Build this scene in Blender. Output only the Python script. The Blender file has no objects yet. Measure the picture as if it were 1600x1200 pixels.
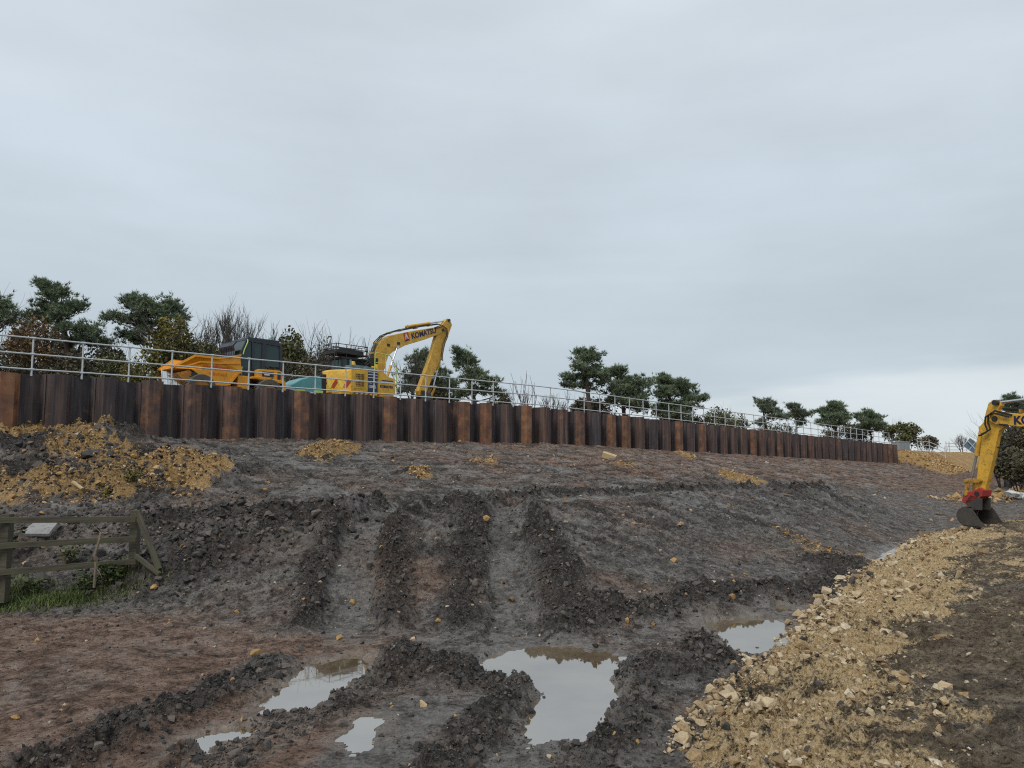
import bpy, bmesh, math, random
import numpy as np
from mathutils import Vector, Matrix
R = math.radians
random.seed(7)
rng = np.random.default_rng(11)
scene = bpy.context.scene
COL = scene.collection

# ------------------------------------------------------------------ camera, sky, sun, exposure
EYE = 2.5                                   # camera height above the puddle water
PITCH = math.atan(112 / 1200)               # phone tipped slightly up
cam_d = bpy.data.cameras.new('camera')
cam_d.sensor_width = 36; cam_d.lens = 27.0
cam_d.clip_start = 0.05; cam_d.clip_end = 6000
cam = bpy.data.objects.new('camera', cam_d); COL.objects.link(cam)
cam.location = (0, 0, EYE); cam.rotation_euler = (math.pi / 2 + PITCH, 0, 0)
scene.camera = cam

world = bpy.data.worlds.new('World'); scene.world = world; world.use_nodes = True
SUN_EL, SUN_AZ = R(48), R(-150)             # a high veiled sun behind the photographer
def build_world():
    nt = world.node_tree; N = nt.nodes; L = nt.links; N.clear()
    out = N.new('ShaderNodeOutputWorld'); bg = N.new('ShaderNodeBackground')
    bg.inputs['Strength'].default_value = 0.1
    sky = N.new('ShaderNodeTexSky'); sky.sky_type = 'NISHITA'; sky.sun_disc = False
    sky.sun_elevation = SUN_EL; sky.sun_rotation = SUN_AZ
    tc = N.new('ShaderNodeTexCoord')
    sep = N.new('ShaderNodeSeparateXYZ'); L.new(tc.outputs['Generated'], sep.inputs[0])
    # overcast deck: slow change with elevation plus layered soft cloud
    mp = N.new('ShaderNodeMapping'); mp.inputs['Scale'].default_value = (1.1, 1.1, 9.0)
    mp.inputs['Rotation'].default_value = (R(3), R(5), 0)
    L.new(tc.outputs['Generated'], mp.inputs[0])
    n1 = N.new('ShaderNodeTexNoise'); n1.inputs['Scale'].default_value = 1.9
    n1.inputs['Detail'].default_value = 5; n1.inputs['Roughness'].default_value = .48
    n1.inputs['Distortion'].default_value = .35
    L.new(mp.outputs[0], n1.inputs['Vector'])
    ma = N.new('ShaderNodeMath'); ma.operation = 'MULTIPLY_ADD'
    L.new(n1.outputs['Fac'], ma.inputs[0]); ma.inputs[1].default_value = .24; ma.inputs[2].default_value = -.12
    ad = N.new('ShaderNodeMath'); ad.operation = 'ADD'
    L.new(sep.outputs['Z'], ad.inputs[0]); L.new(ma.outputs[0], ad.inputs[1])
    rp = N.new('ShaderNodeValToRGB'); L.new(ad.outputs[0], rp.inputs[0])
    cr = rp.color_ramp; cr.interpolation = 'EASE'
    def c(p, col):
        e = cr.elements.new(p); e.color = (*col, 1)
    cr.elements[0].position = 0.0; cr.elements[0].color = (.55, .60, .62, 1)
    cr.elements[1].position = 1.0; cr.elements[1].color = (.58, .62, .66, 1)
    c(.045, (.555, .61, .64)); c(.10, (.44, .505, .555)); c(.19, (.465, .528, .575))
    c(.33, (.50, .565, .622)); c(.55, (.54, .598, .648))
    n2 = N.new('ShaderNodeTexNoise'); n2.inputs['Scale'].default_value = 2.3
    n2.inputs['Detail'].default_value = 6; n2.inputs['Roughness'].default_value = .5
    mp2 = N.new('ShaderNodeMapping'); mp2.inputs['Scale'].default_value = (1, 1, 3.2)
    mp2.inputs['Location'].default_value = (3.1, 1.7, .4)
    L.new(tc.outputs['Generated'], mp2.inputs[0]); L.new(mp2.outputs[0], n2.inputs['Vector'])
    mr = N.new('ShaderNodeMapRange'); L.new(n2.outputs['Fac'], mr.inputs[0])
    mr.inputs['From Min'].default_value = .3; mr.inputs['From Max'].default_value = .7
    mr.inputs['To Min'].default_value = 8.9; mr.inputs['To Max'].default_value = 10.6
    sc_ = N.new('ShaderNodeVectorMath'); sc_.operation = 'SCALE'
    L.new(rp.outputs[0], sc_.inputs[0]); L.new(mr.outputs[0], sc_.inputs['Scale'])
    mx = N.new('ShaderNodeMix'); mx.data_type = 'RGBA'; mx.inputs['Factor'].default_value = .95
    L.new(sky.outputs[0], mx.inputs['A']); L.new(sc_.outputs[0], mx.inputs['B'])
    L.new(mx.outputs['Result'], bg.inputs['Color']); L.new(bg.outputs[0], out.inputs[0])
build_world()
sun_d = bpy.data.lights.new('sun', 'SUN'); sun_d.energy = 1.5; sun_d.angle = R(25); sun_d.color = (1, .96, .9)
sun = bpy.data.objects.new('sun', sun_d); COL.objects.link(sun)
sun.rotation_euler = (math.pi / 2 - SUN_EL, 0, -(SUN_AZ + math.pi))
vs = scene.view_settings
vs.view_transform = 'Standard'; vs.look = 'None'; vs.exposure = .30; vs.gamma = 1; vs.use_curve_mapping = False
scene.cycles.max_bounces = 6
scene.cycles.use_denoising = False          # keep the fine grain of mud, twigs and needles
scene.cycles.pixel_filter_type = 'BLACKMAN_HARRIS'; scene.cycles.filter_width = 1.15

# ------------------------------------------------------------------ helpers
CP, SP = math.cos(PITCH), math.sin(PITCH)
def ray(px, py):
    u = (px - 800) / 1200; v = (600 - py) / 1200
    return np.array((u, CP - v * SP, SP + v * CP))
def at(px, py, Y):
    """a point of the place at ground distance Y, seen at (px, py) in the photograph"""
    d = ray(px, py); k = Y / d[1]
    return Vector((d[0] * k, Y, EYE + d[2] * k))
def on_z(px, py, z=0.0):
    d = ray(px, py); k = (z - EYE) / d[2]
    return (d[0] * k, d[1] * k)

def tag(o, label=None, cat=None, group=None, kind=None):
    if label: o['label'] = label
    if cat: o['category'] = cat
    if group: o['group'] = group
    if kind: o['kind'] = kind
    return o
def empty(name, loc=(0, 0, 0), rz=0.0, label=None, cat=None, group=None):
    o = bpy.data.objects.new(name, None); COL.objects.link(o)
    o.empty_display_size = .3
    o.location = loc; o.rotation_euler = (0, 0, rz)
    return tag(o, label, cat, group)
def link(name, me, parent=None, mat=None):
    o = bpy.data.objects.new(name, me); COL.objects.link(o)
    if mat and not me.materials: me.materials.append(mat)
    if parent: o.parent = parent
    return o
def np_mesh(name, V, F, mat=None, smooth=False):
    """fast mesh from arrays: F is (n,3) or (n,4)"""
    V = np.asarray(V, dtype=np.float32); F = np.asarray(F, dtype=np.int32)
    me = bpy.data.meshes.new(name)
    me.vertices.add(len(V)); me.vertices.foreach_set('co', V.ravel())
    k = F.shape[1]
    me.loops.add(F.size); me.loops.foreach_set('vertex_index', F.ravel())
    me.polygons.add(len(F)); me.polygons.foreach_set('loop_start', np.arange(0, F.size, k, dtype=np.int32))
    me.polygons.foreach_set('use_smooth', np.full(len(F), smooth))
    me.update(calc_edges=True)
    if mat: me.materials.append(mat)
    return me

class MB:
    """collects boxes, prisms, tubes; build() links them as one mesh object"""
    def __init__(s): s.v = []; s.f = []
    def raw(s, vs_, fs):
        b = len(s.v); s.v += [tuple(p) for p in vs_]; s.f += [tuple(b + i for i in f) for f in fs]; return s
    def box(s, c, d, rot=None):
        hx, hy, hz = d[0] / 2, d[1] / 2, d[2] / 2
        P = [Vector((x, y, z)) for x in (-hx, hx) for y in (-hy, hy) for z in (-hz, hz)]
        if rot is not None: P = [rot @ p for p in P]
        c = Vector(c)
        return s.raw([c + p for p in P], [(0, 1, 3, 2), (4, 6, 7, 5), (0, 4, 5, 1), (2, 3, 7, 6), (0, 2, 6, 4), (1, 5, 7, 3)])
    def prism(s, poly, y0, y1, axis='y'):
        """polygon of (x, z) points pushed from y0 to y1"""
        n = len(poly)
        if axis == 'y': A = [(x, y0, z) for x, z in poly]; B = [(x, y1, z) for x, z in poly]
        elif axis == 'x': A = [(y0, x, z) for x, z in poly]; B = [(y1, x, z) for x, z in poly]
        else: A = [(x, z, y0) for x, z in poly]; B = [(x, z, y1) for x, z in poly]
        fs = [tuple(range(n))[::-1], tuple(range(n, 2 * n))] + [(i, (i + 1) % n, n + (i + 1) % n, n + i) for i in range(n)]
        return s.raw(A + B, fs)
    def tube(s, pts, r, k=8, caps=True):
        pts = [Vector(p) for p in pts]; rr = r if isinstance(r, (list, tuple)) else [r] * len(pts)
        ref = None; V_ = []
        for i, p in enumerate(pts):
            d = (pts[min(i + 1, len(pts) - 1)] - pts[max(i - 1, 0)]).normalized()
            if ref is None:
                ref = Vector((0, 0, 1)) if abs(d.z) < .9 else Vector((1, 0, 0))
            a = (ref - d * ref.dot(d)).normalized(); b = d.cross(a); ref = a
            for j in range(k):
                t = 2 * math.pi * j / k
                V_.append(p + (a * math.cos(t) + b * math.sin(t)) * rr[i])
        F_ = [(i * k + j, i * k + (j + 1) % k, (i + 1) * k + (j + 1) % k, (i + 1) * k + j)
              for i in range(len(pts) - 1) for j in range(k)]
        if caps: F_ += [tuple(range(k))[::-1], tuple(range((len(pts) - 1) * k, len(pts) * k))]
        return s.raw(V_, F_)
    def build(s, name, mat, parent=None, bevel=0.0, smooth=False, seg=2):
        me = bpy.data.meshes.new(name); bm = bmesh.new()
        vv = [bm.verts.new(p) for p in s.v]
        for f in s.f:
            try: bm.faces.new([vv[i] for i in f])
            except ValueError: pass
        bmesh.ops.recalc_face_normals(bm, faces=bm.faces)
        if bevel:
            es = [e for e in bm.edges if len(e.link_faces) == 2 and e.calc_face_angle(0) > .5]
            bmesh.ops.bevel(bm, geom=es, offset=bevel, segments=seg, affect='EDGES', profile=.6, clamp_overlap=True)
        for f in bm.faces: f.smooth = smooth
        bm.to_mesh(me); bm.free()
        if smooth:
            try: me.set_sharp_from_angle(angle=R(40))
            except Exception: pass
        return link(name, me, parent, mat)

def text_part(body, size, M, mat, parent, name='lettering', bold=.0, xs=1.0):
    """flat letters as a thin mesh; M places the text plane (x along the line, y up)"""
    cu = bpy.data.curves.new('letters', 'FONT'); cu.body = body; cu.size = size
    cu.extrude = .003; cu.offset = bold; cu.resolution_u = 3
    tmp = bpy.data.objects.new('letters', cu); COL.objects.link(tmp)
    dg = bpy.context.evaluated_depsgraph_get()
    me = bpy.data.meshes.new_from_object(tmp.evaluated_get(dg))
    bpy.data.objects.remove(tmp); bpy.data.curves.remove(cu)
    me.transform(M @ Matrix.Diagonal((xs, 1, 1, 1)))
    me.materials.clear(); me.materials.append(mat)
    return link(name, me, parent)
def frame_mat(o, ex, ey):
    ex = Vector(ex).normalized(); ey = Vector(ey).normalized(); ez = ex.cross(ey)
    m = Matrix((ex, ey, ez)).transposed().to_4x4(); m.translation = Vector(o); return m

# ---- noise on arrays
_perm = np.random.default_rng(3).permutation(256); _perm = np.concatenate([_perm, _perm, _perm])
_ang = np.random.default_rng(4).uniform(0, 2 * np.pi, 256); _gx, _gy = np.cos(_ang), np.sin(_ang)
def pn_exact(x, y):
    xi = np.floor(x).astype(int); yi = np.floor(y).astype(int); xf = x - xi; yf = y - yi
    u = xf * xf * xf * (xf * (xf * 6 - 15) + 10); v = yf * yf * yf * (yf * (yf * 6 - 15) + 10)
    def g(ix, iy, dx, dy):
        h = _perm[_perm[ix % 64] + (iy % 64)]
        return _gx[h] * dx + _gy[h] * dy
    a = g(xi, yi, xf, yf); b = g(xi + 1, yi, xf - 1, yf)
    c = g(xi, yi + 1, xf, yf - 1); d = g(xi + 1, yi + 1, xf - 1, yf - 1)
    return ((a + (b - a) * u) + ((c + (d - c) * u) - (a + (b - a) * u)) * v) * 1.5
_gr = np.arange(1024) / 16
_TILE = pn_exact(*np.meshgrid(_gr, _gr, indexing='ij')).astype(np.float32).ravel()
def pn(x, y, seed=0):
    """gradient noise read from a repeating tile, turned per seed so that layers do not line up"""
    a = .7 * seed + .3; ca, sa = math.cos(a), math.sin(a)
    X = ((x * ca - y * sa) * 16 + seed * 277.1 + 40000).astype(np.float32); Y = ((x * sa + y * ca) * 16 + seed * 133.7 + 40000).astype(np.float32)
    xi = X.astype(np.int32); yi = Y.astype(np.int32); xf = X - xi; yf = Y - yi
    x0 = (xi & 1023) << 10; x1 = ((xi + 1) & 1023) << 10; y0 = yi & 1023; y1 = (yi + 1) & 1023
    a_ = _TILE[x0 + y0]; b_ = _TILE[x1 + y0]; c_ = _TILE[x0 + y1]; d_ = _TILE[x1 + y1]
    p = a_ + (b_ - a_) * xf; q = c_ + (d_ - c_) * xf
    return p + (q - p) * yf
def fbm(x, y, s, o=4, seed=0, gain=.5):
    r = 0; a = 1; f = 1 / s
    for i in range(o):
        r = r + a * pn(x * f, y * f, seed + i); a *= gain; f *= 2.03
    return r
def billow(x, y, s, o=3, seed=0, gain=.55):
    r = 0; a = 1; f = 1 / s
    for i in range(o):
        r = r + a * np.abs(pn(x * f, y * f, seed + i)); a *= gain; f *= 2.1
    return r
def sstep(a, b, x):
    t = np.clip((x - a) / (b - a), 0, 1); return t * t * (3 - 2 * t)

# ------------------------------------------------------------------ materials
MATS = {}
def new_mat(name):
    m = bpy.data.materials.new(name); m.use_nodes = True
    N = m.node_tree.nodes; return m, N, m.node_tree.links, N['Principled BSDF']
def ramp(N, L, src, stops):
    r = N.new('ShaderNodeValToRGB'); cr = r.color_ramp
    cr.elements[0].position, cr.elements[0].color = stops[0][0], (*stops[0][1], 1)
    cr.elements[1].position, cr.elements[1].color = stops[-1][0], (*stops[-1][1], 1)
    for p, c in stops[1:-1]:
        e = cr.elements.new(p); e.color = (*c, 1)
    L.new(src, r.inputs[0]); return r.outputs[0]
def noise(N, L, vec, scale, detail=4, rough=.55, dist=0):
    n = N.new('ShaderNodeTexNoise'); n.inputs['Scale'].default_value = scale
    n.inputs['Detail'].default_value = detail; n.inputs['Roughness'].default_value = rough
    n.inputs['Distortion'].default_value = dist
    L.new(vec, n.inputs['Vector']); return n.outputs['Fac']
def mixc(N, L, fac, a, b, mode='MIX'):
    m = N.new('ShaderNodeMix'); m.data_type = 'RGBA'; m.blend_type = mode
    for sock, v in (('Factor', fac), ('A', a), ('B', b)):
        if isinstance(v, (int, float)): m.inputs[sock].default_value = v
        elif isinstance(v, tuple): m.inputs[sock].default_value = (*v, 1) if len(v) == 3 else v
        else: L.new(v, m.inputs[sock])
    return m.outputs['Result']
def math_(N, L, op, a, b=0.0, c=0.0):
    m = N.new('ShaderNodeMath'); m.operation = op
    for i, v in enumerate((a, b, c)):
        if isinstance(v, (int, float)): m.inputs[i].default_value = v
        else: L.new(v, m.inputs[i])
    return m.outputs[0]
def maprange(N, L, v, a, b, c, d):
    m = N.new('ShaderNodeMapRange'); L.new(v, m.inputs[0])
    for i, x in zip((1, 2, 3, 4), (a, b, c, d)): m.inputs[i].default_value = x
    return m.outputs[0]
def bump(N, L, bs, h, strength, dist):
    b = N.new('ShaderNodeBump'); b.inputs['Strength'].default_value = strength; b.inputs['Distance'].default_value = dist
    L.new(h, b.inputs['Height']); L.new(b.outputs[0], bs.inputs['Normal'])

def paint(name, col, rough=.45, dirt=.35, dirtcol=(.06, .05, .04), metal=0.0, scale=3.0, spec=.5):
    """painted or plain surface with grime and slight unevenness"""
    m, N, L, bs = new_mat(name)
    tc = N.new('ShaderNodeTexCoord').outputs['Object']
    a = noise(N, L, tc, scale, 6, .65); b = noise(N, L, tc, scale * 7, 4, .6)
    f = math_(N, L, 'MULTIPLY', maprange(N, L, a, .42, .72, 0, 1), dirt)
    c = mixc(N, L, f, col, dirtcol)
    c = mixc(N, L, maprange(N, L, b, .3, .75, 0, .3), c, tuple(x * .55 for x in col))
    k = noise(N, L, tc, scale * 4, 7, .75, .6)
    c = mixc(N, L, math_(N, L, 'MULTIPLY', maprange(N, L, k, .56, .62, 0, 1), min(1, dirt * 1.6)), c, (.10, .08, .06))      # mud flecks and worn patches
    L.new(c, bs.inputs['Base Color'])
    L.new(maprange(N, L, a, .3, .7, rough - .08, min(1, rough + .25)), bs.inputs['Roughness'])
    bs.inputs['Metallic'].default_value = metal; bs.inputs['Specular IOR Level'].default_value = spec
    bump(N, L, bs, b, .08, .01)
    MATS[name] = m; return m

def ground_mat(name, SOIL, LIMEF):
    """mud, clay and limestone: attribute 'mask' r = limestone, g = wet, b = warm brown soil, alpha = fresh dark clay, and painted shade in the cleat cuts"""
    m, N, L, bs = new_mat(name)
    tc = N.new('ShaderNodeNewGeometry').outputs['Position']
    at_ = N.new('ShaderNodeAttribute'); at_.attribute_name = 'mask'
    sp = N.new('ShaderNodeSeparateColor'); L.new(at_.outputs['Color'], sp.inputs[0])
    stone, wet, warm, dark = sp.outputs[0], sp.outputs[1], sp.outputs[2], at_.outputs['Alpha']
    nb = noise(N, L, tc, .55, 5, .6); nm = noise(N, L, tc, 3.2, 7, .7, .5); nk = noise(N, L, tc, 9.5, 6, .7, .3); nf = noise(N, L, tc, 26, 6, .72); ng = noise(N, L, tc, 90, 3, .7)
    mix2 = math_(N, L, 'ADD', math_(N, L, 'MULTIPLY', nm, .55), math_(N, L, 'MULTIPLY', nk, .45))
    clay = ramp(N, L, mix2, [(.36, (.030, .028, .026)), (.46, (.115, .106, .097)), (.53, (.235, .217, .20)), (.63, (.39, .365, .34))])
    soil = ramp(N, L, mix2, SOIL)
    wf = math_(N, L, 'ADD', warm, maprange(N, L, nb, .35, .65, -.3, .3))
    c = mixc(N, L, maprange(N, L, wf, .2, .8, 0, 1), clay, soil)
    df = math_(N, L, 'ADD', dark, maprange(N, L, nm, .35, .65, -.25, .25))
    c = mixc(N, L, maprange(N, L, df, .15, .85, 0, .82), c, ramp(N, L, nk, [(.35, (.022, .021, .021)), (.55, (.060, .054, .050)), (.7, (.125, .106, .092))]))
    # fine grit: pale crumbs and dark pits
    c = mixc(N, L, maprange(N, L, nf, .56, .68, 0, .72), c, (.32, .26, .205))
    c = mixc(N, L, maprange(N, L, nf, .36, .47, .92, 0), c, (.014, .012, .011))
    c = mixc(N, L, maprange(N, L, ng, .58, .78, 0, .45), c, (.22, .18, .15))
    slurry = mixc(N, L, maprange(N, L, warm, .1, .7, 0, 1), ramp(N, L, nk, [(.35, (.105, .098, .090)), (.65, (.22, .205, .185))]), ramp(N, L, nk, [(.35, (.15, .115, .088)), (.65, (.26, .21, .165))]))
    c = mixc(N, L, maprange(N, L, math_(N, L, 'ADD', wet, maprange(N, L, nm, .4, .6, -.12, .12)), .40, .80, 0, .75), c, slurry)
    lime = ramp(N, L, nf, LIMEF)
    sf = math_(N, L, 'ADD', stone, maprange(N, L, nm, .35, .65, -.32, .32))
    sf = math_(N, L, 'ADD', sf, maprange(N, L, nf, .3, .7, -.25, .25))
    c = mixc(N, L, maprange(N, L, sf, .36, .66, 0, 1), c, lime)
    L.new(c, bs.inputs['Base Color'])
    wr = math_(N, L, 'ADD', wet, maprange(N, L, nm, .38, .62, -.3, .3))
    L.new(maprange(N, L, wr, .15, .9, .92, .26), bs.inputs['Roughness'])
    L.new(maprange(N, L, wr, .15, .9, .12, .6), bs.inputs['Specular IOR Level'])
    h = math_(N, L, 'ADD', math_(N, L, 'MULTIPLY', nk, 2.0), math_(N, L, 'ADD', nf, math_(N, L, 'MULTIPLY', ng, .4)))
    h = math_(N, L, 'MULTIPLY', h, maprange(N, L, wet, .3, 1, 1, .3))
    bump(N, L, bs, h, 1.0, .075)
    MATS[name] = m; return m
ground_mat('site_mud', [(.36, (.052, .032, .023)), (.46, (.182, .116, .086)), (.53, (.315, .212, .160)), (.63, (.46, .345, .27))], [(.25, (.09, .058, .030)), (.44, (.32, .20, .085)), (.6, (.52, .34, .15)), (.8, (.66, .50, .29))])
ground_mat('road_mud', [(.36, (.045, .034, .022)), (.46, (.155, .118, .078)), (.54, (.27, .212, .145)), (.64, (.44, .36, .26))], [(.28, (.12, .08, .045)), (.38, (.42, .28, .135)), (.48, (.69, .49, .255)), (.66, (.82, .67, .43))])

def lump_mat(name, stops, rough=.8, island=True, mud=.4):
    m, N, L, bs = new_mat(name)
    if island:
        rnd = N.new('ShaderNodeNewGeometry').outputs['Random Per Island']
    else:
        rnd = N.new('ShaderNodeObjectInfo').outputs['Random']
    c = ramp(N, L, rnd, stops)
    pos = N.new('ShaderNodeNewGeometry').outputs['Position']
    n = noise(N, L, pos, 14, 5, .65); n2 = noise(N, L, pos, 55, 4, .65)
    c = mixc(N, L, maprange(N, L, n, .45, .68, 0, mud), c, (.055, .044, .037))
    c = mixc(N, L, maprange(N, L, n2, .3, .7, .35, 0), c, (.03, .024, .02))
    L.new(c, bs.inputs['Base Color']); bs.inputs['Roughness'].default_value = rough
    bs.inputs['Specular IOR Level'].default_value = .3
    bump(N, L, bs, n2, .7, .02)
    MATS[name] = m; return m
OCHRE = [(0, (.22, .12, .045)), (.25, (.40, .235, .085)), (.55, (.52, .32, .125)), (.8, (.56, .39, .20)), (1, (.62, .50, .33))]
LIME = [(0, (.20, .13, .07)), (.2, (.38, .255, .125)), (.45, (.54, .405, .24)), (.75, (.62, .49, .315)), (1, (.72, .63, .47))]
GRIT = [(0, (.10, .075, .055)), (.3, (.22, .15, .09)), (.6, (.40, .26, .13)), (.85, (.46, .36, .25)), (1, (.6, .55, .48))]
CLOD = [(0, (.026, .025, .025)), (.4, (.056, .051, .048)), (.75, (.100, .085, .073)), (1, (.17, .14, .115))]
lump_mat('ochre_mass', OCHRE, mud=.3); lump_mat('ochre', OCHRE, island=False, mud=.3); lump_mat('limestone_mass', LIME); lump_mat('limestone', LIME, island=False)
lump_mat('grit_mass', GRIT); lump_mat('clod_mass', CLOD, .62, mud=.3); lump_mat('clod', CLOD, .58, island=False, mud=.3)

def pile_mat():
    m, N, L, bs = new_mat('weathered_steel')
    tc = N.new('ShaderNodeTexCoord').outputs['Object']
    oi = N.new('ShaderNodeObjectInfo')
    sp = N.new('ShaderNodeSeparateColor'); L.new(oi.outputs['Color'], sp.inputs[0])
    add = N.new('ShaderNodeVectorMath'); add.operation = 'ADD'
    mul = N.new('ShaderNodeVectorMath'); mul.operation = 'SCALE'; mul.inputs['Scale'].default_value = .37
    L.new(oi.outputs['Location'], mul.inputs[0]); L.new(tc, add.inputs[0]); L.new(mul.outputs[0], add.inputs[1])
    mp = N.new('ShaderNodeMapping'); mp.inputs['Scale'].default_value = (7, 7, .55); L.new(add.outputs[0], mp.inputs[0])
    ns = noise(N, L, mp.outputs[0], 1.6, 6, .6); nn = noise(N, L, add.outputs[0], 2.2, 6, .65); nf = noise(N, L, add.outputs[0], 30, 4, .6)
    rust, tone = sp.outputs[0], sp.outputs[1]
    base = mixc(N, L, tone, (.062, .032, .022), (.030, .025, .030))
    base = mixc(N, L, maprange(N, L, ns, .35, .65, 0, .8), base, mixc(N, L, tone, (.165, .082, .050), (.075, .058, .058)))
    mpb = N.new('ShaderNodeMapping'); mpb.inputs['Scale'].default_value = (1, 1, .02); L.new(add.outputs[0], mpb.inputs[0])
    nbnd = noise(N, L, mpb.outputs[0], 6.5, 3, .6)
    base = mixc(N, L, maprange(N, L, nbnd, .50, .56, 0, .72), base, (.030, .024, .029))
    base = mixc(N, L, maprange(N, L, nbnd, .36, .42, .55, 0), base, (.13, .095, .085))
    rf = math_(N, L, 'ADD', rust, maprange(N, L, nn, .3, .7, -.45, .35))
    base = mixc(N, L, maprange(N, L, rf, .25, 1.0, 0, .95), base, ramp(N, L, nn, [(.3, (.14, .055, .024)), (.55, (.22, .092, .040)), (.75, (.30, .17, .09))]))
    base = mixc(N, L, maprange(N, L, nf, .68, .8, 0, .5), base, (.26, .15, .08))
    base = mixc(N, L, maprange(N, L, ns, .62, .7, 0, .5), base, (.15, .115, .10))
    L.new(base, bs.inputs['Base Color'])
    L.new(maprange(N, L, ns, .3, .7, .75, .5), bs.inputs['Roughness'])
    bump(N, L, bs, math_(N, L, 'ADD', ns, nf), .25, .01)
    MATS['weathered_steel'] = m
pile_mat()

def leaf_mat(name, stops, trans=.25, rough=.6):
    m, N, L, bs = new_mat(name)
    g = N.new('ShaderNodeNewGeometry')
    n = noise(N, L, g.outputs['Position'], .9, 3, .5)
    f = math_(N, L, 'ADD', math_(N, L, 'MULTIPLY', g.outputs['Random Per Island'], .6), maprange(N, L, n, .3, .7, 0, .4))
    c = ramp(N, L, f, stops); L.new(c, bs.inputs['Base Color'])
    bs.inputs['Roughness'].default_value = rough; bs.inputs['Specular IOR Level'].default_value = .25
    MATS[name] = m; return m
leaf_mat('pine_needles', [(.1, (.070, .095, .062)), (.45, (.135, .180, .110)), (.75, (.20, .245, .145)), (1, (.26, .29, .165))])
leaf_mat('pine_needles_grey', [(.1, (.080, .10, .075)), (.5, (.150, .185, .125)), (1, (.23, .26, .175))])
leaf_mat('leaves_rust', [(.1, (.055, .044, .024)), (.4, (.125, .080, .036)), (.7, (.20, .105, .040)), (1, (.15, .145, .055))])
leaf_mat('leaves_gold', [(.1, (.050, .055, .016)), (.45, (.12, .11, .028)), (.75, (.21, .17, .034)), (1, (.10, .11, .030))])
leaf_mat('leaves_olive', [(.1, (.050, .056, .026)), (.5, (.102, .110, .044)), (.8, (.165, .145, .055)), (1, (.23, .15, .05))])
leaf_mat('leaves_dull', [(.1, (.042, .040, .026)), (.5, (.092, .085, .050)), (.8, (.135, .115, .062)), (1, (.18, .135, .066))])
leaf_mat('leaves_fresh', [(.1, (.045, .050, .020)), (.5, (.085, .115, .036)), (.8, (.14, .18, .055)), (1, (.21, .22, .085))])
def bark(name, a, b):
    m, N, L, bs = new_mat(name)
    tc = N.new('ShaderNodeTexCoord').outputs['Object']
    n = noise(N, L, tc, 9, 5, .65)
    L.new(ramp(N, L, n, [(.3, a), (.7, b)]), bs.inputs['Base Color']); bs.inputs['Roughness'].default_value = .9
    bump(N, L, bs, n, .4, .02); MATS[name] = m
bark('pine_bark', (.030, .022, .018), (.095, .062, .045)); bark('grey_bark', (.040, .036, .032), (.110, .098, .086))
bark('dead_stem', (.10, .075, .05), (.22, .17, .12))
def wood_mat(name, a, b, moss=.35):
    m, N, L, bs = new_mat(name)
    tc = N.new('ShaderNodeTexCoord').outputs['Object']
    mp = N.new('ShaderNodeMapping'); mp.inputs['Scale'].default_value = (1.2, 14, 14); L.new(tc, mp.inputs[0])
    n = noise(N, L, mp.outputs[0], 2, 6, .6); k = noise(N, L, tc, 3, 5, .6)
    c = ramp(N, L, n, [(.3, a), (.7, b)])
    c = mixc(N, L, maprange(N, L, k, .42, .66, 0, moss), c, (.07, .085, .035))
    L.new(c, bs.inputs['Base Color']); bs.inputs['Roughness'].default_value = .85
    bump(N, L, bs, n, .5, .01); MATS[name] = m
wood_mat('old_timber', (.034, .029, .021), (.105, .088, .060), .55); wood_mat('pale_timber', (.36, .26, .13), (.56, .44, .25), 0)

paint('machine_yellow', (.78, .45, .04), .38, .32); paint('dumper_orange', (.82, .34, .012), .36, .2)
paint('boom_yellow', (.74, .42, .045), .40, .42); paint('grime_yellow', (.50, .27, .025), .5, .7)
paint('black_steel', (.018, .018, .020), .5, .3); paint('cab_navy', (.020, .025, .040), .4, .25)
paint('panel_blue', (.022, .030, .075), .4, .2); paint('letter_blue', (.012, .012, .055), .5, .1)
paint('letter_red', (.58, .055, .015), .5, .15); paint('faded_red', (.74, .25, .010), .5, .2)
paint('white_paint', (.72, .72, .70), .5, .2); paint('hazard_red', (.42, .03, .02), .45, .2)
paint('hazard_yellow', (.72, .60, .08), .45, .2); paint('lime_paint', (.52, .66, .16), .45, .15)
paint('teal_paint', (.10, .33, .345), .32, .25); paint('hitch_red', (.42, .03, .025), .45, .45)
paint('dark_rubber', (.020, .020, .021), .85, .6, (.10, .085, .065)); paint('muddy_rubber', (.10, .088, .070), .9, .5, (.17, .145, .11))
paint('bucket_steel', (.050, .046, .042), .55, .7, (.09, .07, .055)); paint('hose_black', (.013, .013, .014), .5, .2)
paint('brown_dirt_paint', (.50, .20, .02), .6, .6); paint('amber_lamp', (.75, .42, .03), .3, .1)
paint('galvanised', (.52, .55, .57), .5, .25, (.36, .37, .38), .0); paint('chrome', (.62, .63, .64), .18, .2, (.2, .2, .2), .9)
paint('pale_sheet', (.55, .62, .66), .45, .25, (.3, .3, .3)); paint('concrete', (.27, .27, .26), .85, .4, (.16, .15, .14))
paint('scrap_red', (.42, .10, .06), .6, .4); paint('grey_cabinet', (.28, .31, .34), .5, .3); paint('beacon_green', (.02, .22, .14), .3, .1)
paint('panel_slate', (.12, .18, .22), .4, .3); paint('white_bag', (.62, .62, .61), .7, .4); paint('stump_grey', (.20, .19, .18), .8, .3)
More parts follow.
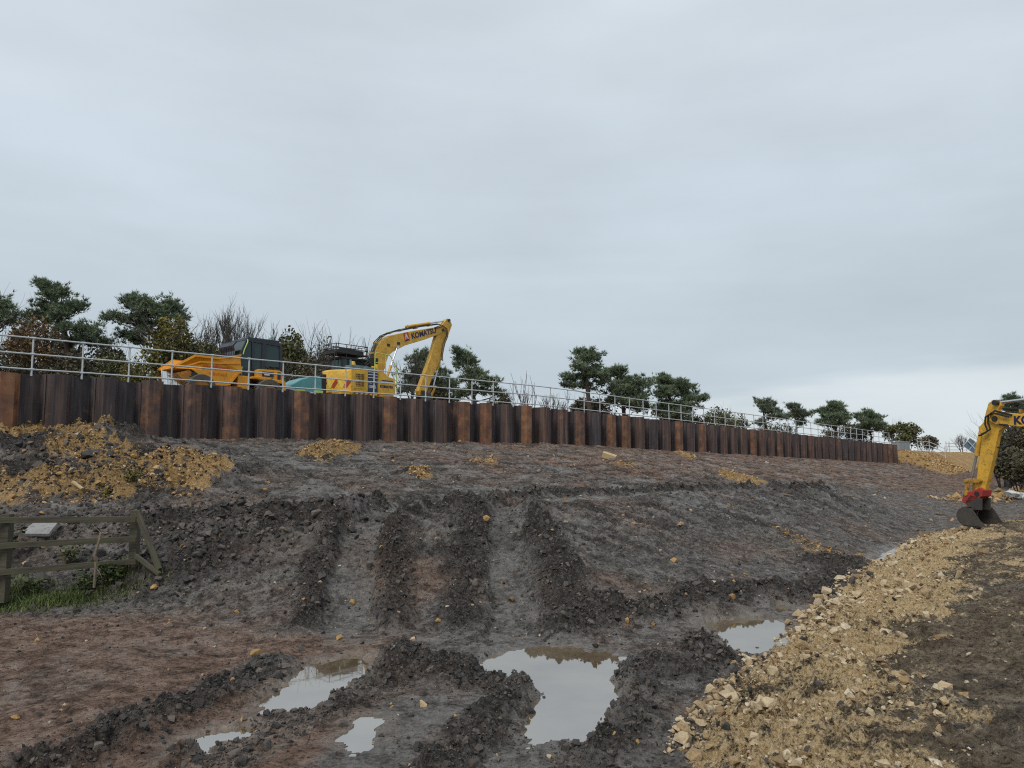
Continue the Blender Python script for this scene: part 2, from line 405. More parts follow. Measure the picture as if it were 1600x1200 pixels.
def glass_mat():
    m, N, L, bs = new_mat('tinted_glass')
    bs.inputs['Base Color'].default_value = (.035, .075, .075, 1); bs.inputs['Roughness'].default_value = .06
    bs.inputs['Transmission Weight'].default_value = .35; bs.inputs['IOR'].default_value = 1.45
    MATS['tinted_glass'] = m
    m, N, L, bs = new_mat('puddle_water')
    pos = N.new('ShaderNodeNewGeometry').outputs['Position']
    n = noise(N, L, pos, 1.3, 3, .5)
    L.new(ramp(N, L, n, [(.35, (.11, .080, .045)), (.65, (.17, .132, .082))]), bs.inputs['Base Color'])
    bs.inputs['Roughness'].default_value = .025; bs.inputs['IOR'].default_value = 5.0
    nn = noise(N, L, pos, 5, 3, .5); bump(N, L, bs, nn, .012, .02)
    MATS['puddle_water'] = m
glass_mat()

# ------------------------------------------------------------------ terrain: an embankment below a sheet pile wall, a haul road at its toe
WA = R(44.5); WD = (math.sin(WA), math.cos(WA)); WN = (-WD[1], WD[0])     # along the wall, and square to it
N_WALL = 27.1
def tn(X, Y): return X * WD[0] + Y * WD[1], X * WN[0] + Y * WN[1]
def xy(t, n): return t * WD[0] + n * WN[0], t * WD[1] + n * WN[1]
def z_top(t): return np.interp(t, [-40, 30, 82, 90], [5.05, 5.05, 3.66, 3.5])
def z_foot(t): return z_top(t) - 1.97
T_END = 83.2
EDGE = [on_z(px, py, .03) for px, py in ((1022, 1260), (1030, 1200), (1062, 1130), (1120, 1075), (1225, 985), (1330, 905), (1420, 845))]
EDGE = np.array([(EDGE[0][0] - .1, 1.0), (EDGE[0][0] - .05, 3.5)] + EDGE + [(14.8, 24.6), (19, 26.2), (30, 28.0), (60, 31), (130, 36)])
def road_d(X, Y):
    dx = (X - np.interp(Y, EDGE[:, 1], EDGE[:, 0])) * .78
    return np.where(X > 11.5, np.minimum(dx, (np.interp(X, EDGE[7:, 0], EDGE[7:, 1]) - Y) * .95 + .3), dx)
def H0(X, Y):
    """smooth lie of the land"""
    t, n = tn(X, Y)
    nt = np.interp(t, [-10, 2, 4.6, 6.2, 7.8, 9.4, 14, 20, 25, 32, 50, 68, 82, 100], [20, 16, 12.6, 9.6, 7.8, 5.8, 5.7, 6.8, 8, 9.2, 13, 17.5, 20, 21])
    nb = np.interp(t, [-10, 2, 4.4, 8, 11.4, 19, 30, 36, 50, 82], [25, 21.5, 19.6, 15.2, 13.2, 13.2, 12.8, 13.5, 17, 22])
    zw = z_foot(t)
    zlin = zw * (nb - nt) / (26.4 - nt)
    zb = zlin + (1.40 - zlin) * (1 - sstep(29, 35, t))
    bw = .95 * (1 - sstep(28, 34, t)) + .02
    lo = np.clip((n - nt) / (nb - bw - nt), 0, 1); up = np.clip((n - nb - bw) / (26.6 - nb - bw), 0, 1)
    lo = lo * .75 + .25 * lo * lo * (3 - 2 * lo)
    z = zb * lo + (zw - zb) * (up * .8 + .2 * up * up * (3 - 2 * up))
    # plateau behind the wall
    z = np.where(t < T_END + .3, z + (z_top(t) - .65 - zw) * sstep(27.4, 27.75, n), z)
    z = np.where(t >= T_END + .3, z + 1.35 * sstep(20.5, 27.2, n) * sstep(T_END + .2, T_END + 1.2, t), z)
    # left flat ground lifts a little, the haul road stands above the ditch
    z = z + .10 * sstep(-2.2, -5, X) * (1 - lo)
    d = road_d(X, Y)
    z = z + .40 * sstep(-.1, 3.0, d) + .08 * np.exp(-((d - .7) / .6) ** 2) * (1 - sstep(30, 45, Y))
    z = z + .26 * sstep(13, 20, Y) * sstep(.2, 2.0, d)
    # bank under the bushes on the far side of the road
    z = z + 1.9 * sstep(12.5, 5, n) * sstep(42, 56, t)
    return z
def ground_hit(px, py):
    d = ray(px, py); k = np.linspace(3, 120, 4000)
    P = d[None, :] * k[:, None]
    below = (P[:, 2] + EYE) < H0(P[:, 0], P[:, 1])
    i = int(np.argmax(below)) if below.any() else len(k) - 1
    return P[i, 0], P[i, 1]
def gl(pts): return np.array([ground_hit(*p) for p in pts])
def seg_dist(X, Y, P):
    best = np.full(np.shape(X), 1e9)
    for (ax, ay), (bx, by) in zip(P[:-1], P[1:]):
        dx, dy = bx - ax, by - ay; l2 = dx * dx + dy * dy + 1e-9
        k = np.clip(((X - ax) * dx + (Y - ay) * dy) / l2, 0, 1)
        best = np.minimum(best, np.hypot(X - ax - k * dx, Y - ay - k * dy))
    return best
def poly_sd(X, Y, P):
    """signed distance to a closed outline, negative inside"""
    d = seg_dist(X, Y, np.vstack([P, P[:1]])); ins = np.zeros(np.shape(X), bool)
    for (ax, ay), (bx, by) in zip(P, np.roll(P, -1, 0)):
        c = (ay > Y) != (by > Y)
        ins ^= c & (X < (bx - ax) * (Y - ay) / (by - ay + 1e-12) + ax)
    return np.where(ins, -d, d)

# ridges of churned mud: course, half width, height
RIDGES = [(gl(p), w, h) for p, w, h in (
    ([(60, 1215), (170, 1165), (270, 1115), (370, 1075), (440, 1045)], .34, .17),
    ([(300, 1215), (400, 1155), (500, 1110), (570, 1075), (650, 1045), (690, 1060)], .32, .26),
    ([(620, 1040), (660, 1040)], .30, .22),
    ([(690, 1215), (745, 1165), (800, 1115), (815, 1085), (760, 1065), (700, 1062)], .30, .20),
    ([(860, 1190), (940, 1180), (975, 1150), (985, 1105), (985, 1060), (1030, 1035)], .26, .26),
    ([(480, 975), (492, 900), (512, 840), (530, 800), (600, 788)], .26, .24),
    ([(622, 975), (618, 900), (612, 850), (615, 812)], .30, .22),
    ([(725, 980), (722, 900), (728, 850), (745, 800), (700, 792)], .32, .24),
    ([(900, 975), (880, 920), (855, 870), (835, 830), (822, 800)], .46, .42),
    ([(860, 985), (900, 990), (960, 960), (1010, 955), (1090, 945)], .30, .20),
    ([(250, 905), (300, 880), (360, 850), (420, 830)], .7, .26),
    ([(250, 815), (330, 805), (420, 812), (500, 800)], .4, .22),
    ([(640, 795), (760, 790), (840, 772), (960, 772), (1080, 766), (1200, 764), (1285, 762)], .30, .20),
    ([(1280, 885), (1340, 880), (1300, 925), (1200, 930), (1090, 935)], .5, .22),
    ([(1105, 1000), (1090, 1020), (1130, 1040), (1060, 1055)], .28, .16),
    ([(0, 700), (60, 705), (150, 690)], .9, .55),
    ([(0, 745), (70, 750), (160, 765), (240, 770)], .8, .5),
    ([(230, 720), (290, 735), (330, 742)], 1.1, .55),
    ([(0, 672), (60, 670), (130, 672), (180, 688)], 1.0, .6),
    ([(480, 712), (545, 702)], .5, .14), ([(645, 742), (660, 742)], .45, .2),
)]
# ruts of a tracked machine, half width and depth
RUTS = [(gl(p), w, h) for p, w, h in (
    ([(545, 1005), (545, 940), (552, 880), (566, 825), (590, 795), (640, 786)], .40, .15),
    ([(806, 1010), (802, 940), (795, 880), (792, 830), (795, 795)], .40, .15),
    ([(330, 1215), (430, 1150), (470, 1110)], .3, .10), ([(560, 1215), (600, 1150), (650, 1110)], .42, .10),
    ([(790, 1230), (860, 1170), (880, 1120)], .4, .10),
)]
PUD = [np.array([on_z(*p, 0) for p in q]) for q in (
    [(422, 1108), (436, 1084), (462, 1052), (500, 1036), (560, 1028), (585, 1034), (566, 1056), (545, 1080), (505, 1094), (460, 1107)],
    [(276, 1182), (304, 1158), (348, 1142), (376, 1138), (362, 1152), (318, 1174)],
    [(735, 1042), (790, 1020), (850, 1012), (905, 1010), (930, 1022), (975, 1030), (956, 1062), (974, 1090), (955, 1125), (935, 1152), (840, 1160), (822, 1142), (850, 1115), (840, 1080), (800, 1062), (760, 1050)],
    [(1092, 978), (1130, 970), (1170, 964), (1215, 970), (1228, 978), (1215, 1004), (1180, 1022), (1148, 1018), (1138, 1002), (1118, 990)],
    [(1205, 955), (1222, 946), (1240, 946), (1228, 960)],
    [(548, 1166), (556, 1142), (584, 1126), (596, 1130), (578, 1152), (562, 1172)],
    [(1360, 880), (1385, 862), (1415, 852), (1400, 868), (1372, 890)],
)]
# limestone spread on the clay: outlines, strength
STONE = [(gl(p), s) for p, s in (
    ([(0, 662), (110, 660), (150, 676), (165, 700), (120, 700), (60, 690), (0, 700)], .85),
    ([(70, 700), (150, 698), (215, 715), (240, 735), (190, 748), (100, 735)], .68),
    ([(240, 722), (300, 718), (345, 735), (356, 750), (320, 765), (285, 778), (235, 760)], 1.0),
    ([(0, 762), (60, 756), (200, 750), (250, 775), (160, 790), (0, 788)], .66),
    ([(470, 708), (500, 692), (545, 694), (552, 708), (520, 712), (490, 722)], .75),
    ([(640, 744), (652, 732), (668, 742), (660, 750)], .9), ([(735, 722), (775, 718), (770, 728)], .6),
    ([(1125, 745), (1140, 738), (1185, 754), (1170, 760)], .9), ([(1058, 707), (1085, 712), (1080, 718)], .9),
    ([(950, 722), (990, 726), (985, 736)], .5), ([(1200, 822), (1260, 845), (1310, 868), (1300, 874), (1240, 850)], .42),
)]
def height(X, Y, full=False):
    X = np.asarray(X, float); Y = np.asarray(Y, float)
    t, n = tn(X, Y); d = road_d(X, Y); dist = np.hypot(X, Y)
    z = H0(X, Y)
    slope_zone = sstep(.25, .9, z) * (1 - sstep(27.3, 27.5, n)) * (1 - sstep(-.4, .4, d))
    plateau = sstep(27.4, 27.8, n)
    wet = np.zeros_like(X); amp = .020 + .034 * slope_zone; dark = .18 * slope_zone * (1 + fbm(X, Y, 2.0, 3, 23))
    warm = .25 + .35 * fbm(X, Y, 3.2, 3, 21)
    # wide unevenness
    z = z + (.05 * fbm(X, Y, 2.4, 3, 1) + .03 * fbm(X, Y, .8, 3, 5)) * (1 - .7 * plateau)
    ridge = np.zeros_like(X)
    def near(P, r):
        return (X > P[:, 0].min() - r) & (X < P[:, 0].max() + r) & (Y > P[:, 1].min() - r) & (Y < P[:, 1].max() + r)
    e1 = fbm(X, Y, .55, 3, 31); e2 = .45 + .75 * np.clip(fbm(X, Y, .7, 2, 37) + .5, 0, 1.2); e3 = 1.5 * fbm(X, Y, .7, 2, 43)
    for P, w, h in RIDGES:
        m = near(P, 2.5 * w); 
        if not m.any(): continue
        sd = np.maximum(seg_dist(X[m], Y[m], P) + .42 * w * e1[m], 0)
        km = np.exp(-(sd / w) ** 2)
        z[m] += h * .52 * km * e2[m]; ridge[m] = np.maximum(ridge[m], km)
    for P, w, h in RUTS:
        m = near(P, 2 * w); k = np.zeros_like(X)
        if m.any(): k[m] = 1 - sstep(w * .72, w * 1.12, seg_dist(X[m], Y[m], P) + .07 * e1[m])
        z = z - h * k; amp = amp * (1 - .72 * k); ridge = ridge * (1 - k); wet = np.maximum(wet, .54 * k)
        # grouser prints across the rut
        tread = np.sin((Y * .96 + X * .2) * 2 * np.pi / .21 + e3)
        z = z + .026 * k * np.clip(tread + .2, -.4, 1); dark = dark + .0 * k
        warm = warm - .3 * k; dark = dark * (1 - .9 * k)
    amp = amp + .062 * np.clip(ridge, 0, 1)
    warm = warm - .05 * ridge; dark = dark + .75 * np.clip(ridge * 1.2, 0, 1)
    # cleat prints pressed into the dressed upper slope and the lower face, in lanes running down the slope
    lanes = (.5 + .5 * np.sin(t * 2 * np.pi / 2.3 + .8 * fbm(X, Y, 4, 2, 47)))
    up = sstep(14.6, 16, n) * (1 - sstep(25.2, 26.6, n)) * (1 - sstep(-.6, 0, d)) * sstep(7, 10, t)
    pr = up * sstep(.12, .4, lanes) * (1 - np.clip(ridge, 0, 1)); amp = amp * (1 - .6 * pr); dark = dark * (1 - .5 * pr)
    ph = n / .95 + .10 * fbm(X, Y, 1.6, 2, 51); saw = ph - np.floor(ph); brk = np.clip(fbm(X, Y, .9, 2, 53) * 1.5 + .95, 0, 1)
    cut = (1 - sstep(.30, .50, np.abs(saw - .22) * 2)) * brk * pr            # each cleat leaves a ledge and a cut, with its shade painted dark
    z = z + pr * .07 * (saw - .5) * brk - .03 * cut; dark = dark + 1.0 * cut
    z = z - up * .05 * (1 - sstep(.0, .22, lanes))
    # drag lines down the far slope
    far = sstep(16, 26, t) * slope_zone
    z = z + far * .035 * fbm(t * 3.0, n * .45, 1.0, 3, 57)
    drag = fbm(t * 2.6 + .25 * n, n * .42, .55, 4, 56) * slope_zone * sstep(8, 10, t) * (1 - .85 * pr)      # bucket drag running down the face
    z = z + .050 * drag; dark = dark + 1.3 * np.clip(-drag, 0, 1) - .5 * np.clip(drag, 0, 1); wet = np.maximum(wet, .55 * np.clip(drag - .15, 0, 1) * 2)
    wet = np.maximum(wet, .62 * slope_zone * np.clip(.12 + 1.5 * fbm(X, Y, 1.6, 3, 59), 0, 1))
    lob = slope_zone * np.clip(fbm(t * 1.3, n * .6, 1.4, 3, 58), 0, 1) * (1 - .75 * pr); dark = dark + .9 * lob; z = z + .05 * lob
    # bench is driven on: smooth, wet
    nb = np.interp(t, [-10, 2, 4.4, 8, 11.4, 19, 30], [25, 21.5, 19.6, 15.2, 13.2, 13.2, 12.8])
    bench = np.exp(-((n - nb) / 1.0) ** 2) * (1 - sstep(27, 31, t)) * (1 - np.clip(ridge * 1.3, 0, 1))
    wet = np.maximum(wet, .72 * bench); amp = amp * (1 - .6 * bench); dark = dark * (1 - .85 * bench); z = z - .05 * bench
    # flat ground lower left: firm reddish brown soil
    flat = (1 - sstep(.12, .5, H0(X, Y))) * (1 - sstep(-.6, 0, d))
    red = flat * sstep(-.6, -2.4, X) * (1 - np.clip(ridge, 0, 1)) * sstep(12.5, 10, Y)
    warm = warm + .75 * red; amp = amp * (1 - .55 * red)
    wet = np.maximum(wet, .42 * red * np.clip(.3 + 1.2 * fbm(X, Y, 1.2, 3, 61), 0, 1))
    mid = flat * (1 - red) * (1 - ridge) * sstep(14, 11, Y)
    wet = np.maximum(wet, .50 * mid * np.clip(.7 + fbm(X, Y, .8, 3, 62), 0, 1)); dark = dark * (1 - .6 * red)
    # right half of the slope is browner, dark clay on the lower right face
    warm = warm + .55 * sstep(12, 30, t) * sstep(13, 18, n) - .25 * slope_zone * sstep(14, 20, t) * (1 - sstep(13, 16, n))
    warm = warm + .2 * sstep(4, 6, t) * (1 - sstep(7, 9, t)) * slope_zone
    # the road: limestone bund, then a muddy driven surface
    road = sstep(-.05, .35, d)
    bund = road * (1 - sstep(1.1, 2.1, d + .6 * fbm(X, Y, 1.5, 3, 63)))
    stone = .60 * bund + road * (.13 + .34 * fbm(X, Y, 1.9, 3, 65)) + .26 * road * sstep(8, 16, Y) * (1 - .6 * sstep(3, 7, d))
    amp = np.where(road > .5, .030 + .06 * bund + .03 * np.clip(fbm(X, Y, 1.0, 3, 67), 0, 1), amp)
    warm = warm + .65 * road
    tr = road * sstep(2.3, 3.4, d)
    tx = X - .60 * Y                            # wheel lines of the road
    z = z + tr * .050 * fbm(tx * 1.0, Y * .10, .35, 3, 69)
    z = z + road * .05 * np.clip(fbm(X, Y, .9, 3, 71), -.3, 1) * (1 - .4 * tr)
    wet = np.maximum(wet, .34 * tr * np.clip(.4 + fbm(tx, Y * .2, .6, 3, 73), 0, 1))
    e4 = .6 * fbm(X, Y, .9, 3, 75)
    for P, s in STONE:
        m = near(P, 1.2); k = np.zeros_like(X)
        if not m.any(): continue
        k[m] = 1 - sstep(-.25, .35, poly_sd(X[m], Y[m], P) + e4[m])
        stone = np.maximum(stone, s * k); amp = amp + .02 * k; z = z + .05 * k
    # stone facing beyond the end of the wall, and stone spilled about the far bank
    fs = sstep(T_END, T_END + .8, t) * sstep(16.4, 17.6, n) * (1 - sstep(29.5, 31, n))
    stone = np.maximum(stone, .95 * fs)
    fb = sstep(40, 48, t) * sstep(14, 11, n) * (.35 + .5 * fbm(X, Y, 3, 3, 77))
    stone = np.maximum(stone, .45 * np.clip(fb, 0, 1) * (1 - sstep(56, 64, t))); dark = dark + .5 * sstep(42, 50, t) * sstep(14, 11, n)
    # clods
    c = billow(X, Y, .30, 3, 81) * 1.5 - .5
    f = fbm(X, Y, .10, 3, 91)
    lod = 1 - .5 * sstep(30, 70, dist)
    z = z + amp * lod * (c * 1.25 + f * .55)
    z = z + np.clip(ridge, 0, 1) * .034 * (billow(X, Y, .13, 2, 85) * 1.6 - .5) * lod
    big = np.clip(fbm(X, Y, .55, 2, 95), 0, 1)
    z = z + np.clip(ridge, 0, 1) * .07 * big * lod
    # puddles: scooped to a level floor below the water
    pmin = np.full_like(X, 1e9)
    for P in PUD:
        m = (Y < P[:, 1].max() + 3) & (Y > P[:, 1].min() - 3)
        sd = np.full_like(X, 1e9)
        if m.any(): sd[m] = poly_sd(X[m], Y[m], P)
        pmin = np.minimum(pmin, sd)
    e = pmin + .16 * fbm(X, Y, .35, 3, 97)
    k = 1 - sstep(-.12, .20, e)
    z = z * (1 - k) + (-.055 + .025 * f) * k
    # keep the rest above the water
    lowmask = (dist < 34)
    z = np.where(lowmask & (k < .4), np.maximum(z, .012 + .05 * (z - .012)), z)
    wet = np.maximum(wet, 1 - sstep(-.05, .55, pmin)); warm = warm * (1 - .3 * k)
    if not full: return z
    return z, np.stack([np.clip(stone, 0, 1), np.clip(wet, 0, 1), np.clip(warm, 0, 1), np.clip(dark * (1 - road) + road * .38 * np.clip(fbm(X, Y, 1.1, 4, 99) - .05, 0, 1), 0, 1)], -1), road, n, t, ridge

def terrain():
    # rows get wider apart with distance, so far ground costs no more than near ground
    rr = [3.6]
    while rr[-1] < 118: rr.append(rr[-1] * 1.0041)
    rr = np.array(rr); u = np.concatenate([np.linspace(-1, -.73, 30), np.linspace(-.72, .72, 700), np.linspace(.73, 1, 30)]); NU = len(u)
    Y = (rr[:, None] - 3.0) + 0 * u[None]; X = rr[:, None] * u[None]
    z, mask, road, n, t, _ = height(X, Y, True)
    V = np.stack([X, Y, z], -1).reshape(-1, 3); nr = len(rr)
    idx = np.arange(nr * NU).reshape(nr, NU)
    F = np.stack([idx[:-1, :-1], idx[:-1, 1:], idx[1:, 1:], idx[1:, :-1]], -1).reshape(-1, 4)
    fc = lambda a: (a[:-1, :-1] + a[1:, 1:]).ravel() / 2
    fr, fn, ft = fc(road), fc(n), fc(t)
    kind = np.where((fn > 27.4) & (ft < T_END + .3), 2, np.where((fr > .5) & (ft < 45), 1, 0))
    out = []
    ic = idx[::3, ::3]; FC = np.stack([ic[:-1, :-1], ic[:-1, 1:], ic[1:, 1:], ic[1:, :-1]], -1).reshape(-1, 4)     # the level behind the wall is only glimpsed: coarser
    nc, tc_ = n.ravel()[FC].min(1), t.ravel()[FC].min(1)
    for k, nm in ((0, 'ground'), (1, 'haul_road'), (2, 'upper_ground')):
        f = FC[(nc > 27.38) & (tc_ < T_END + .3)] if k == 2 else F[kind == k]; used, inv = np.unique(f.ravel(), return_inverse=True)
        me = np_mesh(nm, V[used], inv.reshape(-1, 4), MATS['road_mud' if k == 1 else 'site_mud'], True)
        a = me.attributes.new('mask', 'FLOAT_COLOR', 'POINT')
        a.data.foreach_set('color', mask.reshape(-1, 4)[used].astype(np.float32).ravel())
        o = link(nm, me); tag(o, kind='structure'); out.append(o)
    return out
GROUND, ROAD, UPPER = terrain()
tag(GROUND, 'churned dark clay and brown mud of the embankment and site floor')
tag(ROAD, 'limestone rubble haul road with muddy wheel lines at the embankment toe')
tag(UPPER, 'muddy working level behind the sheet pile wall')
def far_field():
    s = 3000; V = []; F = []
    ring = [(-s, -s), (s, -s), (s, s), (-s, s)]
    me = np_mesh('field', [(x, y, -.9) for x, y in ring], [(0, 1, 2, 3)], MATS['leaves_dull'])
    tag(link('field', me), 'dull open land beyond the site', kind='structure')
far_field()
for i, P in enumerate(PUD):
    (x0, y0), (x1, y1) = P.min(0) - .42, P.max(0) + .42; n_ = 24        # the ground closes in over the sheet's rim
    b = MB(); b.raw([((x0 + x1) / 2 + (x1 - x0) / 2 * math.copysign(abs(math.cos(a)) ** .6, math.cos(a)), (y0 + y1) / 2 + (y1 - y0) / 2 * math.copysign(abs(math.sin(a)) ** .6, math.sin(a)), .0006 * i) for a in np.linspace(0, 2 * math.pi, n_, False)], [tuple(range(n_))])
    o = b.build('puddle', MATS['puddle_water'])
    tag(o, ['puddle with brown shallows below the first rut', 'thin strip of water in the lowest rut', 'largest puddle, broad and bright, in the middle of the mud',
            'bright puddle against the limestone edge of the road', 'sliver of water above the puddle by the road', 'pale shallow water in the flattened mud',
            'narrow water in the ditch at the slope toe'][i], kind='structure')

# ------------------------------------------------------------------ sheet pile wall: every pile its own piece
PITCH_T = 1.425; T0 = 6.46          # one out-pan and one in-pan to each rail post
def pile_mesh(name, out):
    """one trough of the corrugated wall: flange, two raking webs, interlocks; top at z = 0"""
    s = -1 if out else 1; H = 3.3; w, f, a, th = PITCH_T / 4, (.185 if out else .275), .26, .016
    line = [(-w, 0), (-f, s * a), (f, s * a), (w, 0)]
    b = MB()
    for z0, z1 in ((-H, 0),):
        n = len(line)
        A = [(x, y, z0) for x, y in line] + [(x, y - th, z0) for x, y in line]
        B = [(x, y, z1) for x, y in line] + [(x, y - th, z1) for x, y in line]
        V_ = A + B; m = 2 * n; F_ = []
        for i in range(n - 1):
            F_ += [(i, i + 1, m + i + 1, m + i), (n + i, m + n + i, m + n + i + 1, n + i + 1), (m + i, m + i + 1, m + n + i + 1, m + n + i)]
        b.raw(V_, F_)
    # interlock knuckle down one edge
    b.box((w - .012, -.012, -H / 2 - .004), (.05, .052, H), Matrix.Rotation(s * .9, 3, 'Z'))
    o = b.build(name, MATS['weathered_steel']); me = o.data; bpy.data.objects.remove(o); return me
def build_wall():
    x0, y0 = xy(T0, N_WALL)
    root = empty('sheet_pile_wall', (x0, y0, 5.05), 0, 'long corrugated wall of rusty brown steel sheet piles along the embankment top', 'retaining wall')
    mo, mi = pile_mesh('sheet_pile', True), pile_mesh('sheet_pile', False)
    rz = math.pi / 2 - WA; r = random.Random(5)
    strong = {0: .95, 20: .8, 26: .8, 28: .9, 32: .95, 38: .75, 42: .8, 44: .75, 52: .9, 66: .85, 67: .5, 70: .5}
    n = int((T_END - T0) / (PITCH_T / 2)) + 6
    for j in range(-5, n):
        t = T0 + j * PITCH_T / 2
        if t > T_END: break
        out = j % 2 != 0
        x, y = xy(t, N_WALL)
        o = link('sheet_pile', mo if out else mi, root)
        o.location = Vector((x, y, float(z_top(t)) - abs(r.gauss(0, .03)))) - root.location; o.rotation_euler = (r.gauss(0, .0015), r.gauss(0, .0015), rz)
        rust = strong.get(j + 1, 0) if out else 0
        if j == -1: rust = .95
        if not rust: rust = (r.uniform(.5, .85) if r.random() < .2 else max(0, r.gauss(.12, .16))) if out else max(0, r.gauss(-.05, .15))
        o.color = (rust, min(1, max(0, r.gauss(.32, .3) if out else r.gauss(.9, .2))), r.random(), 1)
build_wall()
def build_rail():
    x0, y0 = xy(T0, N_WALL); root = empty('guard_rail', (x0, y0, 5.05), 0, 'galvanised tubular guard rail with three rails bolted along the pile wall top', 'guard rail')
    b = MB(); nrm = .17
    b.tube([(0, 0, -.09), (0, 0, 1.10)], .028, 8).box((0, .028, -.04), (.07, .015, .10))
    for z in (.12, .60, 1.10): b.tube([(-.06, 0, z), (.06, 0, z)], .038, 8)
    p0 = b.build('post', MATS['galvanised'], None, smooth=True); me = p0.data; bpy.data.objects.remove(p0)
    r = random.Random(9); ts = [T0 + PITCH_T * k for k in range(-3, 54)]
    for t in ts:
        x, y = xy(t, N_WALL + nrm); o = link('post', me, root)
        o.location = Vector((x, y, float(z_top(t)))) - root.location; o.rotation_euler = (r.gauss(0, .006), r.gauss(0, .006), math.pi / 2 - WA)
    for h in (.12, .60, 1.10):
        pts = []
        for t in ts:
            x, y = xy(t, N_WALL + nrm); pts.append(Vector((x, y, float(z_top(t)) + h + r.gauss(0, .004))) - root.location)
        MB().tube(pts, .026, 8).build('rail', MATS['galvanised'], root, smooth=True)
build_rail()

# ------------------------------------------------------------------ stones and clods
def hull_mesh(seed, npt, rough, flat=.75):
    r = np.random.default_rng(seed); bm = bmesh.new()
    p = r.normal(size=(npt, 3)); p /= np.linalg.norm(p, axis=1)[:, None]
    p *= r.uniform(1 - rough, 1, (npt, 1)); p *= np.array([1, r.uniform(.65, 1), flat * r.uniform(.7, 1.1)])
    for q in p: bm.verts.new(q)
    res = bmesh.ops.convex_hull(bm, input=bm.verts)
    bmesh.ops.delete(bm, geom=[g for g in res['geom_interior'] if isinstance(g, bmesh.types.BMVert)], context='VERTS')
    bmesh.ops.triangulate(bm, faces=bm.faces)
    V = np.array([v.co[:] for v in bm.verts]); bm.verts.index_update()
    F = np.array([[v.index for v in f.verts] for f in bm.faces]); bm.free()
    return V, F
ROCK = [hull_mesh(100 + i, 13, .35) for i in range(12)]
LUMP = [hull_mesh(300 + i, 14, .38, .85) for i in range(12)]
def scatter(pts, size, shapes, part_name, parts_of, mat1, mass_name, matm, mass_label, n_parts, mass_parent=None, sink=.25, seed=1, smooth=False):
    """the largest in view become single pieces, the rest one mass"""
    r = np.random.default_rng(seed); z = height(pts[:, 0], pts[:, 1])
    dist = np.hypot(pts[:, 0], pts[:, 1]); vis = np.abs(pts[:, 0]) < .70 * pts[:, 1] + .3
    order = np.argsort(-np.where(vis, size / dist, 0)); single = set(order[:n_parts].tolist())
    mes = []
    for V, F in shapes: mes.append(np_mesh(part_name, V, F, mat1, smooth))
    VV, FF, base = [], [], 0
    for i in range(len(pts)):
        k = int(r.integers(len(shapes))); e = r.uniform(0, 6.28); tx, ty = r.normal(0, .25, 2); s = size[i]
        if i in single:
            o = link(part_name, mes[k], parts_of)
            o.location = (pts[i, 0], pts[i, 1], z[i] + s * (.5 - sink)); o.rotation_euler = (tx, ty, e); o.scale = (s, s, s)
            continue
        V, F = shapes[k]; c, sn = math.cos(e), math.sin(e)
        W = np.empty_like(V); W[:, 0] = V[:, 0] * c - V[:, 1] * sn; W[:, 1] = V[:, 0] * sn + V[:, 1] * c; W[:, 2] = V[:, 2] + tx * V[:, 0] + ty * V[:, 1]
        VV.append(W * s + (pts[i, 0], pts[i, 1], z[i] + s * (.5 - sink))); FF.append(F + base); base += len(V)
    o = link(mass_name, np_mesh(mass_name, np.vstack(VV), np.vstack(FF), matm, smooth))
    tag(o, mass_label, None, None, 'stuff')
    if mass_parent: o.parent = mass_parent
    return o
def along(P, n, w, r):
    P = np.asarray(P); L = np.hypot(*np.diff(P, axis=0).T); c = np.concatenate([[0], np.cumsum(L)])
    s = r.uniform(0, c[-1], n); x = np.interp(s, c, P[:, 0]); y = np.interp(s, c, P[:, 1])
    return np.stack([x + r.normal(0, w, n), y + r.normal(0, w, n)], 1)
def power(r, n, lo, hi, a=2.2): u = r.random(n); return (lo ** -a + u * (hi ** -a - lo ** -a)) ** (-1 / a)
